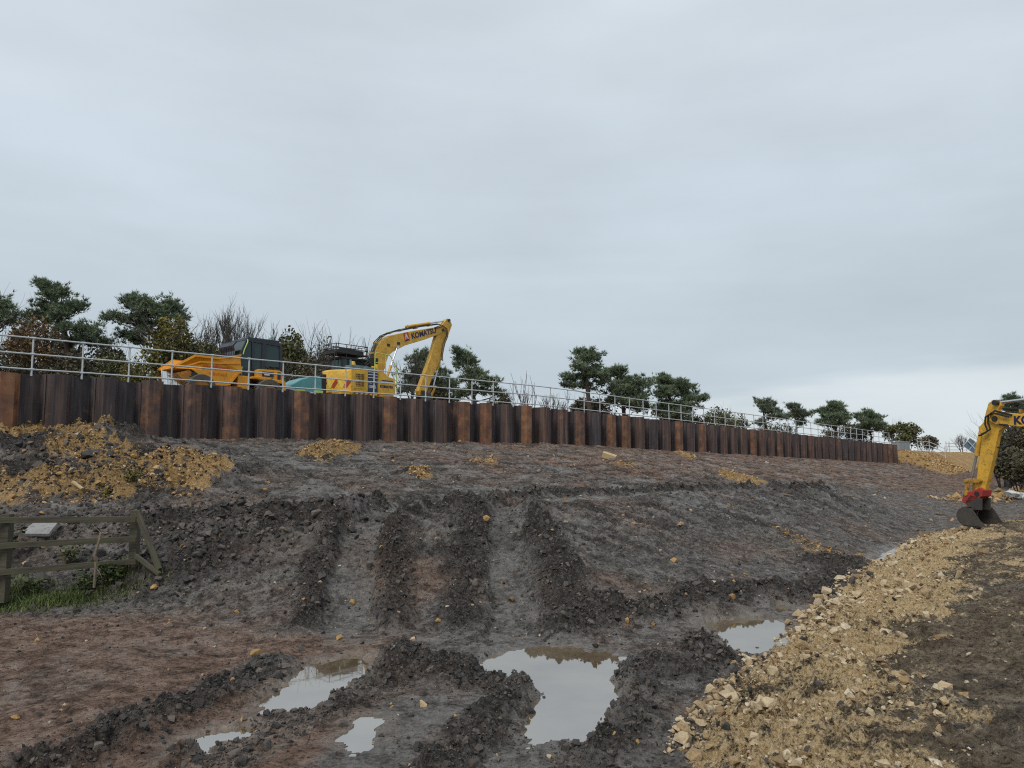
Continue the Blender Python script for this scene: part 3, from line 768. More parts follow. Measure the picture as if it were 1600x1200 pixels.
def stones():
    r = np.random.default_rng(21)
    # rubble bund along the road edge, thinning across the road
    n = 24000; Y = 4.2 + 21 * r.random(n) ** 1.35; d = np.abs(r.normal(.45, .6, n)); far = r.random(n) < .22; d[far] = r.uniform(0, 9, far.sum())
    X = np.interp(Y, EDGE[:, 1], EDGE[:, 0]) + d / .78 - .05
    s = power(r, n, .012, .15, 1.65); s[d > 2.2] *= .5
    P = np.stack([X, Y], 1)
    keep = (pn(X * 1.1, Y * 1.1, 5) + .35 > r.random(n) * .6) & (s < .008 * Y + .05)
    scatter(P[keep], s[keep], ROCK, 'stone', ROAD, MATS['limestone'], 'limestone_rubble', MATS['limestone_mass'], 'buff limestone rubble heaped along the haul road edge', 290, ROAD, seed=2)
    # stone in the patches on the slope, and lone stones about the clay
    pts, sz = [], []
    for (Q, st) in STONE:
        a, b = Q.min(0), Q.max(0); m = int(min(1800, 420 * (b - a).prod() ** .7 + 120) * st ** 2.2)
        p = r.uniform(a, b, (m, 2)); p = p[poly_sd(p[:, 0], p[:, 1], Q) < .25 * r.random(m)]
        pts.append(p); sz.append(power(r, len(p), .022, .12, 2.2))
    scatter(np.vstack(pts), np.concatenate(sz), ROCK, 'limestone_lump', GROUND, MATS['ochre'], 'limestone_spread', MATS['ochre_mass'], 'ochre limestone spread in patches on the clay slope', 120, GROUND, seed=3)
    m = 9000; Y = 5 + 50 * r.random(m) ** 1.4; X = (r.random(m) * 1.5 - .75) * Y
    t, nn = tn(X, Y); ok = (nn < 26.6) & (road_d(X, Y) < 0) & (t < 83)
    ok &= ~((Y < 10.5) & (r.random(m) < .72))
    for Q in PUD: ok &= poly_sd(X, Y, Q) > .05
    s = power(r, m, .010, .085, 2.0) * (1 + Y / 60)
    scatter(np.stack([X, Y], 1)[ok], s[ok], ROCK, 'loose_stone', GROUND, MATS['ochre'], 'stone_chips', MATS['grit_mass'], 'small pale stone chips strewn over the mud', 120, GROUND, seed=4)
    # beyond the end of the wall
    m = 2600; t = r.uniform(T_END + .5, 92, m); nn = r.uniform(17, 29, m); X, Y = xy(t, nn)
    m2 = 500; t2 = r.uniform(46, 66, m2); n2 = r.uniform(7.5, 13.5, m2); X2, Y2 = xy(t2, n2)
    scatter(np.stack([np.r_[X, X2], np.r_[Y, Y2]], 1), np.r_[power(r, m, .06, .22, 1.8), power(r, m2, .08, .4, 1.8)], ROCK, 'facing_stone', GROUND, MATS['ochre'], 'stone_facing', MATS['ochre_mass'], 'ochre stone facing on the bank beyond the wall end', 60, GROUND, seed=5)
stones()
def clods():
    r = np.random.default_rng(33); pts, sz = [], []
    for P, w, h in RIDGES:
        L = np.hypot(*np.diff(P, axis=0).T).sum(); Ym = P[:, 1].mean()
        n = int(L * (640 if Ym < 13 else 290 if Ym < 17 else 100))
        pts.append(along(P, n, w * .62, r)); sz.append(power(r, n, .009, .085, 1.9) * (1 + max(0, Ym - 8) / 30))
    m = 6500; Y = 5 + 24 * r.random(m) ** 1.5; X = (r.random(m) * 1.5 - .75) * Y
    t, nn = tn(X, Y); ok = (nn < 26.5) & ((nn < 15) | (r.random(m) < .35)) & (road_d(X, Y) < 1.0) & ~((X < -1.2) & (Y < 9.5) & (r.random(m) < .85))
    pts.append(np.stack([X, Y], 1)[ok]); sz.append((power(r, m, .011, .06, 2.0) * (1 + Y / 50))[ok])
    # behind the fence and on the left heap
    for c, w, n, lo, hi in (((-5.4, 14.6), 1.3, 1100, .03, .16), ((-7.8, 15.4), 1.2, 700, .03, .18), ((-12.5, 20), 2.0, 900, .04, .25), ((-9.6, 20), 1.5, 500, .03, .16)):
        pts.append(r.normal(c, w, (n, 2))); sz.append(power(r, n, lo, hi, 1.9))
    # wet lumps dropped on the road
    n = 1300; Y = 4.5 + 14 * r.random(n) ** 1.4; d = r.uniform(.8, 7, n); X = np.interp(Y, EDGE[:, 1], EDGE[:, 0]) + d / .78
    k = pn(X * .9, Y * .9, 8) > .05; pts.append(np.stack([X, Y], 1)[k]); sz.append(power(r, n, .012, .07, 1.9)[k])
    P = np.vstack(pts); S = np.concatenate(sz)
    # none float in open water
    wet = np.full(len(P), 9.0)
    for Q in PUD: wet = np.minimum(wet, poly_sd(P[:, 0], P[:, 1], Q))
    t, nn = tn(P[:, 0], P[:, 1])
    k = ((wet > .0) | ((wet > -.16) & (r.random(len(P)) < .22))) & (nn < 26.7)
    return scatter(P[k], S[k], LUMP, 'mud_clod', GROUND, MATS['clod'], 'mud_clods', MATS['clod_mass'], 'dark crumbled clods of churned clay', 290, GROUND, sink=.42, seed=6)
clods()

# ------------------------------------------------------------------ timber fence at the foot of the heap
def gz(x, y): return float(height(np.array([x]), np.array([y]))[0])
def fence():
    a = at(6, 905, 12.5); b = at(208, 900, 13.2)
    base = Vector((b.x, b.y, gz(b.x, b.y) - .1))
    root = empty('timber_fence', base, 0, 'weathered mossy three rail timber fence with a raking end brace', 'fence')
    def post(p, top, w=.13):
        h = top - (base.z - .35)
        MB().box((p.x - base.x, p.y - base.y, (top + base.z - .35) / 2 - base.z), (w, w, h)).build('post', MATS['old_timber'], root, .006)
    tb = at(208, 797, 13.2).z; ta = at(6, 803, 12.5).z
    post(b, tb); post(a, ta, .14)
    c = at(-200, 905, 11.8); post(c, at(-200, 805, 11.8).z)
    for (ya, yb) in ((812, 811), (852, 841), (893, 876)):
        p = at(6, ya, 12.45); q = at(216, yb, 13.15)
        d = (q - p); L = d.length; m = (p + q) / 2 - base; m.y -= .085
        rot = d.to_track_quat('X', 'Z').to_matrix()
        o = MB().box((0, 0, 0), (L, .038, .092)).build('rail', MATS['old_timber'], root, .004)
        o.location = m; o.rotation_euler = rot.to_euler()
        p2 = at(-200, ya - 2, 11.75); d2 = p - p2
        o = MB().box((0, 0, 0), (d2.length, .038, .092)).build('rail', MATS['old_timber'], root, .004)
        o.location = (p + p2) / 2 - base - Vector((0, .085, 0)); o.rotation_euler = d2.to_track_quat('X', 'Z').to_euler()
    for (p, q, w) in ((at(214, 800, 13.1), at(249, 890, 12.75), .095), (at(212, 868, 13.0), at(250, 898, 12.7), .07)):
        d = q - p; o = MB().box((0, 0, 0), (d.length, .05, w)).build('brace', MATS['old_timber'], root, .004)
        o.location = (p + q) / 2 - base; o.rotation_euler = d.to_track_quat('X', 'Z').to_euler()
fence()

# ------------------------------------------------------------------ odd pieces lying about
def lay(name, b, mat, px, py, Y, rot, label, cat, lift=0.0, bevel=.006):
    p = at(px, py, Y); o = b.build(name, MATS[mat], None, bevel)
    o.location = (p.x, p.y, gz(p.x, p.y) + lift); o.rotation_euler = rot
    return tag(o, label, cat)
lay('concrete_slab', MB().prism([(-.26, -.2), (.27, -.22), (.24, .2), (-.2, .22)], -.03, .03, 'z'), 'concrete', 61, 834, 14.6, (.42, .0, .1), 'pale grey flat slab lying on the clods behind the fence', 'slab', .2)
w = MB(); w.box((0, 0, .12), (.62, .25, .03)); w.box((0, .11, 0), (.62, .03, .22)); w.box((0, -.11, 0), (.62, .03, .22)); w.box((.29, 0, 0), (.03, .2, .22))
X_, Y_ = gl([(952, 716)])[0]
lay('timber_box', w, 'pale_timber', 952, 716, float(Y_), (.25, .32, -.35), 'pale timber box upside down near the foot of the pile wall', 'box', .12, .004)
lay('scrap_strip', MB().box((0, 0, 0), (.36, .12, .05)).box((.05, .03, .03), (.2, .06, .03)), 'scrap_red', 441, 794, float(gl([(441, 794)])[0][1]), (0, .05, .2), 'faded red scrap strip lying on the wet bench', 'scrap', .05)
lay('timber_offcut', MB().box((0, 0, 0), (.34, .07, .04)), 'pale_timber', 120, 780, float(gl([(120, 781)])[0][1]), (0, .5, -.3), 'short pale timber offcut on the stony heap behind the fence', 'offcut', .1, .003)
for px, py, rz, L_, lab in ((1220, 773, -.9, .9, 'pale splintered stick lying highest on the far slope, below the piles'), (1321, 777, -.2, .8, 'thin pale stick below the steeper one on the far slope'),
                            (1318, 759, -.3, .7, 'short pale stick nearest the far piles on the brown slope'), (1466, 804, .2, .7, 'short pale stick beside the lifted bucket')):
    X_, Y_ = gl([(px, py)])[0]
    o = MB().tube([(-L_ / 2, 0, 0), (0, .02, .02), (L_ / 2, 0, 0)], [.03, .035, .02], 6).build('stick', MATS['dead_stem'])
    o.location = (X_, Y_, gz(X_, Y_) + .05); o.rotation_euler = (0, .05, rz); tag(o, lab, 'stick', 'sticks on the far slope')

# ------------------------------------------------------------------ machines
def wheel_part(root, x, y, z, r, w, tyre, hub):
    b = MB(); n = 28; prof = [(r * .58, w / 2), (r * .9, w / 2), (r, w * .32), (r, -w * .32), (r * .9, -w / 2), (r * .58, -w / 2)]
    V_ = []; k = len(prof)
    for i in range(n):
        a = 2 * math.pi * i / n
        V_ += [(x + math.cos(a) * pr, y + py, z + math.sin(a) * pr) for pr, py in prof]
    b.raw(V_, [(i * k + j, ((i + 1) % n) * k + j, ((i + 1) % n) * k + j + 1, i * k + j + 1) for i in range(n) for j in range(k - 1)])
    for i in range(n):                                             # lugs
        a = 2 * math.pi * (i + .5) / n; s = 1 if i % 2 else -1
        rot = Matrix.Rotation(-a, 3, 'Y') @ Matrix.Rotation(s * .5, 3, 'X')
        b.box((x + math.cos(a) * r, y + s * w * .16, z + math.sin(a) * r), (.07, w * .45, .07), rot)
    t = b.build('wheel', MATS[tyre], root)
    h = MB().tube([(x, y - w * .42, z), (x, y + w * .42, z)], r * .58, 20).tube([(x, y + w * .42, z), (x, y + w * .5, z)], r * .22, 12).tube([(x, y - w * .5, z), (x, y - w * .42, z)], r * .22, 12)
    h.build('rim', MATS[hub], t, smooth=True)

def site_dumper():
    C = (-11.464, 30.707); rz = math.pi / 2 - (WA + math.pi)
    root = empty('site_dumper', (C[0], C[1], gz(*C)), rz, 'orange site dumper with dark cab and red lettering on its skip, behind the wall', 'dumper')
    M = MATS
    # skip: two side plates and a folded floor, open at the top
    side = [(-.02, 2.02), (.30, 1.93), (.88, 1.82), (1.75, 1.84), (2.38, 1.42), (2.36, 1.34), (1.85, 1.31), (1.02, .76), (.40, .78), (-.12, 1.36)]
    sk = MB()
    for y0 in (-1.05, 1.01): sk.prism(side, y0, y0 + .04)
    path = [(-.02, 2.0), (-.12, 1.36), (.40, .78), (1.02, .76), (1.85, 1.31), (2.38, 1.36)]
    for (ax, az), (bx, bz) in zip(path[:-1], path[1:]):
        dx, dz = bx - ax, bz - az; l = math.hypot(dx, dz); nx, nz = -dz / l * .035, dx / l * .035
        sk.prism([(ax, az), (bx, bz), (bx + nx, bz + nz), (ax + nx, az + nz)], -1.008, 1.008)
    sk.v = [(x, y * (1 - .32 * max(0, (x - 1.85)) / .55), z) for x, y, z in sk.v]
    skip = sk.build('skip', M['dumper_orange'], root, .008)
    rim = MB()
    for y0 in (-1.075, 1.052):
        rim.prism([(-.04, 1.66), (-.06, 1.72), (.9, 1.66), (1.55, 1.66), (2.1, 1.42), (2.1, 1.37), (1.55, 1.60), (.9, 1.60)], y0, y0 + .024)
        rim.prism([(-.06, 2.06), (-.06, 1.98), (.3, 1.89), (.88, 1.78), (1.74, 1.80), (2.40, 1.36), (2.43, 1.42), (1.76, 1.88), (.88, 1.86), (.3, 1.97)], y0 - .01, y0 + .034)
    rim.v = [(x, y * (1 - .32 * max(0, (x - 1.85)) / .55), z) for x, y, z in rim.v]
    rim.build('rim_band', M['dumper_orange'], skip)
    for y0 in (-1.082, 1.055): MB().prism([(-.04, 1.36), (.06, 1.36), (.46, .80), (.36, .80)], y0, y0 + .03).build('side_rib', M['dumper_orange'], skip)
    text_part('plantforce', .235, frame_mat((1.44, 1.062, 1.40), (-1, 0, 0), (0, 0, 1)), M['letter_red'], skip, bold=.004, xs=1.12)
    text_part('RENTALS', .16, frame_mat((1.20, 1.062, 1.16), (-1, 0, 0), (0, 0, 1)), M['faded_red'], skip, xs=1.1)
    ch = MB(); ch.prism([(.1, .62), (1.9, .62), (2.35, 1.12), (2.05, 1.2), (1.2, .72), (.1, .74)], -.52, .52).prism([(1.2, .72), (1.75, .62), (2.42, 1.13), (1.9, 1.28)], .7, .98).prism([(1.2, .72), (1.75, .62), (2.42, 1.13), (1.9, 1.28)], -.98, -.7)
    ch.build('front_chassis', M['brown_dirt_paint'], root, .01)
    MB().tube([(1.74, .9, 1.12), (1.74, 1.045, 1.12)], .11, 16).build('pivot', M['black_steel'], root, smooth=True)
    MB().tube([(.9, .3, .75), (-.3, .3, 1.0)], .07, 12).build('tipping_ram', M['chrome'], root, smooth=True)
    for x in (1.45, -1.32):
        for y in (-.86, .86): wheel_part(root, x, y, .60, .60, .46, 'muddy_rubber', 'brown_dirt_paint')
    MB().box((-.95, 0, .66), (2.1, .8, .4)).box((.0, 0, .72), (.5, .5, .3)).box((-.22, .78, .95), (.5, .5, .55)).box((-.22, -.78, .95), (.5, .5, .55)).build('rear_chassis', M['dumper_orange'], root, .02)
    hood = MB().prism([(-.82, 1.10), (-.80, 1.50), (-.88, 1.55), (-1.78, 1.55), (-1.88, 1.50), (-1.98, 1.05)], -1.0, 1.0).prism([(-.42, 1.12), (-.55, 1.22), (-.80, 1.26), (-2.02, 1.12), (-2.06, .66), (-1.95, .66), (-1.92, 1.0), (-.8, 1.14)], -1.04, 1.04)
    h = hood.build('engine_cover', M['dumper_orange'], root, .025)
    g = MB().box((-1.25, 1.003, 1.36), (.5, .02, .2)).box((-1.74, 1.003, 1.33), (.14, .02, .3)); g.build('vent', M['black_steel'], h)
    MB().box((-1.2, 1.018, 1.36), (.22, .012, .1)).build('badge', M['white_paint'], h)
    MB().prism([(-.1, 1.0), (-.1, 1.25), (-.45, 1.25), (-.45, 1.0)], .7, 1.02).build('step', M['black_steel'], root)
    # cab: frame posts round glass
    cp = [(-.30, 1.02), (-.14, 1.95), (-.46, 2.78), (-.60, 2.84), (-1.76, 2.80), (-1.94, 2.64), (-2.02, 1.62), (-.85, 1.55), (-.7, 1.02)]
    cab = MB().prism([(-.28, 1.0), (-.22, 1.5), (-2.0, 1.66), (-2.0, 1.5), (-.8, 1.45), (-.7, 1.0)], -.72, .72)
    cab.prism([(-.44, 2.72), (-.5, 2.84), (-1.76, 2.82), (-1.95, 2.66), (-1.93, 2.58), (-.5, 2.66)], -.74, .74)
    def bar(a, b_, w, y):
        dx, dz = b_[0] - a[0], b_[1] - a[1]; l = math.hypot(dx, dz); nx, nz = -dz / l * w / 2, dx / l * w / 2
        cab.prism([(a[0] + nx, a[1] + nz), (b_[0] + nx, b_[1] + nz), (b_[0] - nx, b_[1] - nz), (a[0] - nx, a[1] - nz)], y - .05, y + .05)
    for y in (-.70, .70):
        bar((-.25, 1.1), (-.17, 1.95), .09, y); bar((-.17, 1.95), (-.47, 2.75), .10, y); bar((-1.16, 1.5), (-1.20, 2.8), .16, y); bar((-1.98, 1.6), (-1.92, 2.7), .12, y); bar((-.2, 1.98), (-1.15, 1.98), .05, y); bar((-.72, 1.55), (-.68, 2.78), .07, y)
    c = cab.build('cab', M['cab_navy'], root, .012)
    for nm, q in (('door_pane', [(-.27, 1.12), (-.22, 1.95), (-1.1, 1.96), (-1.1, 1.5), (-.8, 1.45), (-.72, 1.12)]), ('door_pane', [(-.22, 2.0), (-.50, 2.68), (-1.12, 2.68), (-1.12, 2.0)]), ('side_pane', [(-1.26, 1.72), (-1.28, 2.66), (-1.86, 2.64), (-1.92, 1.72)])):
        for y in (-.70, .69): MB().prism(q, y, y + .012).build(nm, M['tinted_glass'], c)
    MB().prism([(-.19, 1.1), (-.12, 1.95), (-.43, 2.7), (-.45, 2.7), (-.14, 1.95), (-.21, 1.1)], -.62, .62).build('windscreen', M['tinted_glass'], c)
    st = MB().box((-1.25, 0, 1.75), (.5, .5, .14)).box((-1.52, 0, 2.12), (.14, .5, .7)); st.build('seat', M['black_steel'], root, .03)
    sw = MB().tube([(-.62, 0, 1.4), (-.8, 0, 1.95)], .03, 8).tube([(-.8 + .1 * math.cos(a) * .5, .19 * math.sin(a), 1.95 + .17 * math.cos(a)) for a in np.linspace(0, 6.28, 17)], .018, 6); sw.build('steering_wheel', M['black_steel'], root)
    gb = MB()
    gp = [(.02, 1.95), (.08, 2.45), (-.06, 2.62)]
    for y in np.linspace(-.6, .6, 9): gb.tube([(gp[0][0], y, gp[0][1]), (gp[1][0], y, gp[1][1]), (gp[2][0], y, gp[2][1])], .018, 6)
    gb.tube([(gp[2][0], -.62, gp[2][1]), (gp[2][0], .62, gp[2][1])], .03, 6).tube([(gp[0][0], -.62, gp[0][1]), (gp[0][0], .62, gp[0][1])], .03, 6).prism([(.02, 2.25), (.09, 2.45), (-.05, 2.64), (-.1, 2.6), (.03, 2.43), (-.02, 2.25)], -.6, .6)
    gb.build('cab_guard', M['cab_navy'], root)
    for pts in ([(-.26, .82, 2.1), (-.30, .84, 2.3), (-.43, .84, 2.62), (-.45, .78, 2.72)], [(-.2, .86, 1.15), (-.18, .9, 1.3), (-.18, .9, 1.5), (-.22, .84, 1.6)]):
        MB().tube(pts, .022, 8).build('grab_handle', M['lime_paint'], root, smooth=True)
    MB().tube([(-1.72, .3, 2.82), (-1.72, .3, 2.88), (-1.72, .3, 2.96), (-1.72, .3, 3.0)], [.12, .12, .08, .03], 12).build('beacon', M['beacon_green'], root, smooth=True)
    MB().box((-1.35, -.2, 2.86), (.16, .16, .08)).build('roof_lamp', M['letter_red'], root, .01)
site_dumper()

def excavator(name, loc, heading, label, boom, arm, joints, text, bucket, hitch=None, extras=True, ground=None, width=.58, arm_w=.13):
    M = MATS
    root = empty(name, (*loc, ground), math.pi / 2 - heading, label, 'excavator')
    # undercarriage
    for s in (-1, 1):
        y = s * 1.0; b = MB(); n = 44; L_, r = 1.42, .40
        ring = []
        for i in range(n):
            u = i / n * (4 * L_ + 2 * math.pi * r)
            if u < 2 * L_: p = (-L_ + u, .02); a = 0
            elif u < 2 * L_ + math.pi * r: a = (u - 2 * L_) / r; p = (L_ + r * math.sin(a), r + .02 - r * math.cos(a))
            elif u < 4 * L_ + math.pi * r: p = (L_ - (u - 2 * L_ - math.pi * r), 2 * r + .02); a = math.pi
            else: a = math.pi + (u - 4 * L_ - math.pi * r) / r; p = (-L_ + r * math.sin(a), r + .02 - r * math.cos(a))
            b.box((p[0], y, p[1]), (.115, .5, .05), Matrix.Rotation(-a, 3, 'Y'))
        tr = b.build('track', M['dark_rubber'], root)
        MB().prism([(-1.5, .2), (1.5, .2), (1.6, .42), (1.4, .66), (-1.4, .66), (-1.6, .42)], y - .14, y + .14).build('track_frame', M['black_steel'], tr, .01)
        wb = MB()
        for x in (-1.42, 1.42): wb.tube([(x, y - .1, .42), (x, y + .1, .42)], .33, 16)
        for x in (-.9, -.45, 0, .45, .9): wb.tube([(x, y - .1, .17), (x, y + .1, .17)], .11, 12)
        wb.build('roller', M['black_steel'], tr)
    MB().box((0, 0, .55), (1.4, 1.7, .3)).tube([(0, 0, .7), (0, 0, .9)], .55, 24).build('undercarriage', M['black_steel'], root, .02)
    # revolving house
    arc = [(-1.48 * math.cos(a), 1.48 * math.sin(a)) for a in np.linspace(-.92, .92, 15)]
    arc = [(x, max(-1.2, min(1.2, y))) for x, y in arc]
    cw = MB()
    lo = arc; hi = [(x * .97 + .0, y * .99) for x, y in arc]; rings = [(.95, .94), (1.02, 1.0), (1.75, 1.0), (2.02, .97), (2.10, .88)]
    V_ = []; m = len(arc)
    for z, k in rings: V_ += [(x * k if True else x, y * (k if k < 1 else 1), z) for x, y in arc]
    F_ = [(i * m + j, i * m + j + 1, (i + 1) * m + j + 1, (i + 1) * m + j) for i in range(len(rings) - 1) for j in range(m - 1)]
    top = len(V_); V_ += [(-.5, y * .86, 2.12) for x, y in arc]; F_ += [((len(rings) - 1) * m + j, (len(rings) - 1) * m + j + 1, top + j + 1, top + j) for j in range(m - 1)]
    cw.raw(V_, F_); c = cw.build('counterweight', M['machine_yellow'], root, smooth=True)
    dk = MB().box((.15, 0, .98), (3.1, 2.34, .14)); dk.build('deck', M['machine_yellow'], root, .02)
    bd = MB().prism([(-.92, 1.05), (-.92, 2.10), (-.6, 2.16), (.62, 2.18), (.66, 2.14), (.66, 1.05)], -1.2, -.3)
    bd.prism([(-.9, 1.05), (-.9, 2.08), (-.4, 2.12), (-.35, 1.05)], -.299, 1.16)
    e = bd.build('engine_housing', M['machine_yellow'], root, .03)
    tb = MB().prism([(.70, 1.05), (.70, 2.16), (1.0, 2.14), (1.25, 1.92), (1.74, 1.84), (1.78, 1.05)], -1.2, -.45).build('tool_locker', M['machine_yellow'], root, .025)
    MB().prism([(-.78, 1.22), (-.78, 1.92), (-.66, 2.03), (-.16, 2.05), (-.12, 1.22)], -1.222, -1.20).build('grille_door', M['machine_yellow'], e, .006)
    dp = MB().box((-.42, -1.226, 1.62), (.50, .012, .60)).build('grille_back', M['black_steel'], e)
    gr = MB()
    for i in range(7): gr.box((-.66 + i * .08, -1.236, 1.62), (.014, .012, .60))
    for i in range(7): gr.box((-.42, -1.24, 1.34 + i * .095), (.50, .012, .014))
    gr.box((-.60, -1.245, 1.62), (.14, .01, .10)); gr.build('grille', M['machine_yellow'], e)
    MB().box((.34, -1.21, 1.60), (.56, .02, 1.0)).build('side_panel', M['panel_blue'], e)
    st = MB()
    for z in (1.78, 1.92, 2.05): st.box((.34, -1.223, z), (.56, .012, .03))
    st.build('stripe', M['white_paint'], e)
    text_part('PC', .14, frame_mat((.09, -1.224, 1.50), (1, 0, 0), (0, 0, 1)), M['white_paint'], e, bold=.003)
    text_part('138US', .185, frame_mat((.08, -1.224, 1.29), (1, 0, 0), (0, 0, 1)), M['white_paint'], e, bold=.004, xs=.92)
    text_part('KOMATSU', .165, frame_mat((.80, -1.206, 1.36), (1, 0, 0), (0, 0, 1)), M['letter_blue'], tb, bold=.008, xs=1.05)
    MB().box((1.25, -1.204, 1.70), (.72, .012, .05)).build('stripe', M['panel_blue'], tb); MB().box((1.25, -1.205, 1.64), (.72, .012, .035)).build('stripe', M['pale_sheet'], tb)
    # hazard marks round the tail
    hz = 0
    for a in np.linspace(-.80, .80, 9):
        rot = Matrix.Rotation(-a, 3, 'Z'); p = Vector((-1.487 * math.cos(a), max(-1.205, min(1.205, 1.487 * math.sin(a))), 1.42)); hz += 1
        if abs(1.48 * math.sin(a)) > 1.19: rot = Matrix.Rotation(math.copysign(math.pi / 2, -a), 3, 'Z')
        sgn = 1 if hz % 2 else -1
        MB().box(p, (.012, .17, .42), rot @ Matrix.Rotation(sgn * .6, 3, 'X')).build('hazard_chevron', M['hazard_red' if hz % 2 else 'hazard_yellow'], c)
    for i in range(12):
        x = -.95 + i * .14
        MB().prism([(x, .96), (x + .14, .96), (x + .20, 1.06), (x + .06, 1.06)], -1.212, -1.20).build('hazard_stripe', M['hazard_red' if i % 2 else 'hazard_yellow'], e)
    # cab on the far side, roof rack above
    cb = MB().prism([(-.34, 1.05), (-.34, 1.75), (1.42, 1.60), (1.40, 1.05)], .30, 1.18).prism([(-.38, 2.76), (-.34, 2.86), (1.12, 2.86), (1.24, 2.76)], .26, 1.22)
    for x0, x1 in ((-.32, -.30), (.52, .50), (1.38, 1.16)):
        for y in (.34, 1.14): cb.prism([(x0 - .045, 1.6), (x0 + .045, 1.6), (x1 + .045, 2.78), (x1 - .045, 2.78)], y - .04, y + .04)
    cab_ = cb.build('cab', M['black_steel'], root, .015)
    for y in (.325, 1.145): MB().prism([(-.30, 1.7), (1.36, 1.6), (1.15, 2.76), (-.28, 2.76)], y, y + .012).build('side_pane', M['tinted_glass'], cab_)
    MB().prism([(1.40, 1.5), (1.17, 2.76), (1.155, 2.76), (1.385, 1.5)], .36, 1.12).build('windscreen', M['tinted_glass'], cab_)
    MB().box((-.33, .74, 2.25), (.012, .74, .95)).build('rear_pane', M['tinted_glass'], cab_)
    MB().box((.3, .74, 1.75), (.5, .5, .16)).box((.02, .74, 2.15), (.16, .5, .75)).build('seat', M['black_steel'], cab_, .03)
    if extras:
        rk = MB().box((.25, .74, 3.02), (1.95, 1.0, .05)).box((.0, .74, 3.12), (1.3, .9, .16)).prism([(-.8, 3.05), (.9, 2.98), (.9, 3.22), (-.5, 3.25)], .2, .30)
        for x in (-.7, -.1, .6, 1.2):
            for y in (.24, 1.24): rk.tube([(x, y, 2.84), (x, y, 3.46)], .018, 6)
        for y in (.24, 1.24):
            for z in (3.26, 3.46): rk.tube([(-.7, y, z), (1.2, y, z)], .018, 6)
        for x in (-.7, 1.2):
            for z in (3.26, 3.46): rk.tube([(x, .24, z), (x, 1.24, z)], .018, 6)
        rk.tube([(-.72, .3, 2.0), (-.75, .3, 3.0)], .025, 6).tube([(-.72, 1.1, 2.0), (-.75, 1.1, 3.0)], .025, 6)
        rk.build('roof_rack', M['black_steel'], root)
        bn = MB().tube([(-.1, -.25, 2.15), (-.1, -.25, 2.45), (-.1, -.25, 2.6)], [.15, .15, .1], 14).build('air_cleaner', M['amber_lamp'], root, smooth=True)
        MB().box((.0, -.45, 2.27), (1.0, .5, .22)).box((.35, -.9, 2.24), (.5, .3, .12)).tube([(-.5, -.6, 2.15), (-.5, -.6, 2.62)], .05, 10).build('exhaust_cover', M['panel_slate'], root, .03)
        MB().tube([(.75, -.75, 2.1), (.75, -.75, 2.4)], .11, 12).tube([(1.0, -.7, 2.1), (1.0, -.7, 2.52)], .1, 12).build('filler_cap', M['amber_lamp'], root, smooth=True)
        MB().box((.95, -.45, 2.62), (.45, .3, .45)).tube([(.5, -.4, 2.5), (.8, -.4, 2.75), (1.1, -.35, 2.85)], .04, 6).tube([(.45, -.5, 2.4), (.8, -.5, 2.62), (1.15, -.4, 2.7)], .04, 6).build('valve_block', M['hose_black'], root, .02)
        hr = MB().tube([(.55, -1.1, 2.15), (.55, -1.1, 2.98), (.62, -1.1, 3.02), (1.45, -1.1, 2.98), (1.55, -1.1, 2.92), (1.9, -1.12, 2.35), (1.95, -1.12, 1.2)], .022, 8)
        hr.tube([(1.22, -1.1, 1.95), (1.22, -1.1, 2.98)], .022, 8).tube([(1.9, -1.12, 2.3), (1.7, -1.12, 2.1), (1.72, -1.12, 1.84)], .022, 8).tube([(.58, -1.1, 2.55), (1.2, -1.1, 2.55)], .018, 8)
        hr.build('hand_rail', M['lime_paint'], root, smooth=True)
    # boom, arm, rams
    yb = -.15
    bm_ = MB().prism(boom, yb - .17, yb + .17).build('boom', M['boom_yellow'], root, .02)
    am = MB().prism(arm, yb - arm_w, yb + arm_w).build('arm', M['boom_yellow'], root, .018)
    J = joints; w = width
    for k in ('boom_tip', 'arm_tip', 'arm_top'): MB().tube([(J[k][0], yb - .21, J[k][1]), (J[k][0], yb + .21, J[k][1])], .075, 14).build('pin', M['black_steel'], am, smooth=True)
    def ram(a, b_, y, r=.075, split=.55, nm='ram', mat='boom_yellow'):
        A, B = Vector((a[0], y, a[1])), Vector((b_[0], y, b_[1])); S = A.lerp(B, split)
        o = MB().tube([(A.x, y - .07, A.z), (A.x, y + .07, A.z)], r * .95, 12).tube([A, S], r, 12).tube([S.lerp(A, .06), S], r * 1.12, 12).build(nm, M[mat], root, smooth=True)
        MB().tube([S, B], r * .55, 10).tube([(B.x, y - .07, B.z), (B.x, y + .07, B.z)], r * .95, 12).build('rod', M['chrome'], o, smooth=True)
    for s in (-.27, .27): ram(J['house'], J['boom_mid'], yb + s, .07, .6, 'boom_ram')
    ram(J['arm_ram_foot'], J['arm_top'], yb, .075, .55, 'arm_ram')
    ram(J['bucket_ram_foot'], J['link'], yb, .07, .52, 'bucket_ram')
    ln = MB()
    for s in (-.16, .16):
        for a, b_ in (('link', 'link_arm'), ('link', 'hitch')):
            A, B = J[a], J[b_]; dx, dz = B[0] - A[0], B[1] - A[1]; l = math.hypot(dx, dz); nx, nz = -dz / l * .055, dx / l * .055
            ln.prism([(A[0] + nx, A[1] + nz), (B[0] + nx, B[1] + nz), (B[0] - nx, B[1] - nz), (A[0] - nx, A[1] - nz)], yb + s - .02, yb + s + .02)
    for k in ('link', 'link_arm', 'hitch'): ln.tube([(J[k][0], yb - .22, J[k][1]), (J[k][0], yb + .22, J[k][1])], .05, 12)
    ln.build('linkage', M['grime_yellow'], root, .004)
    # hoses laid along the boom and looped into the arm
    ho = MB(); up = J['hose']
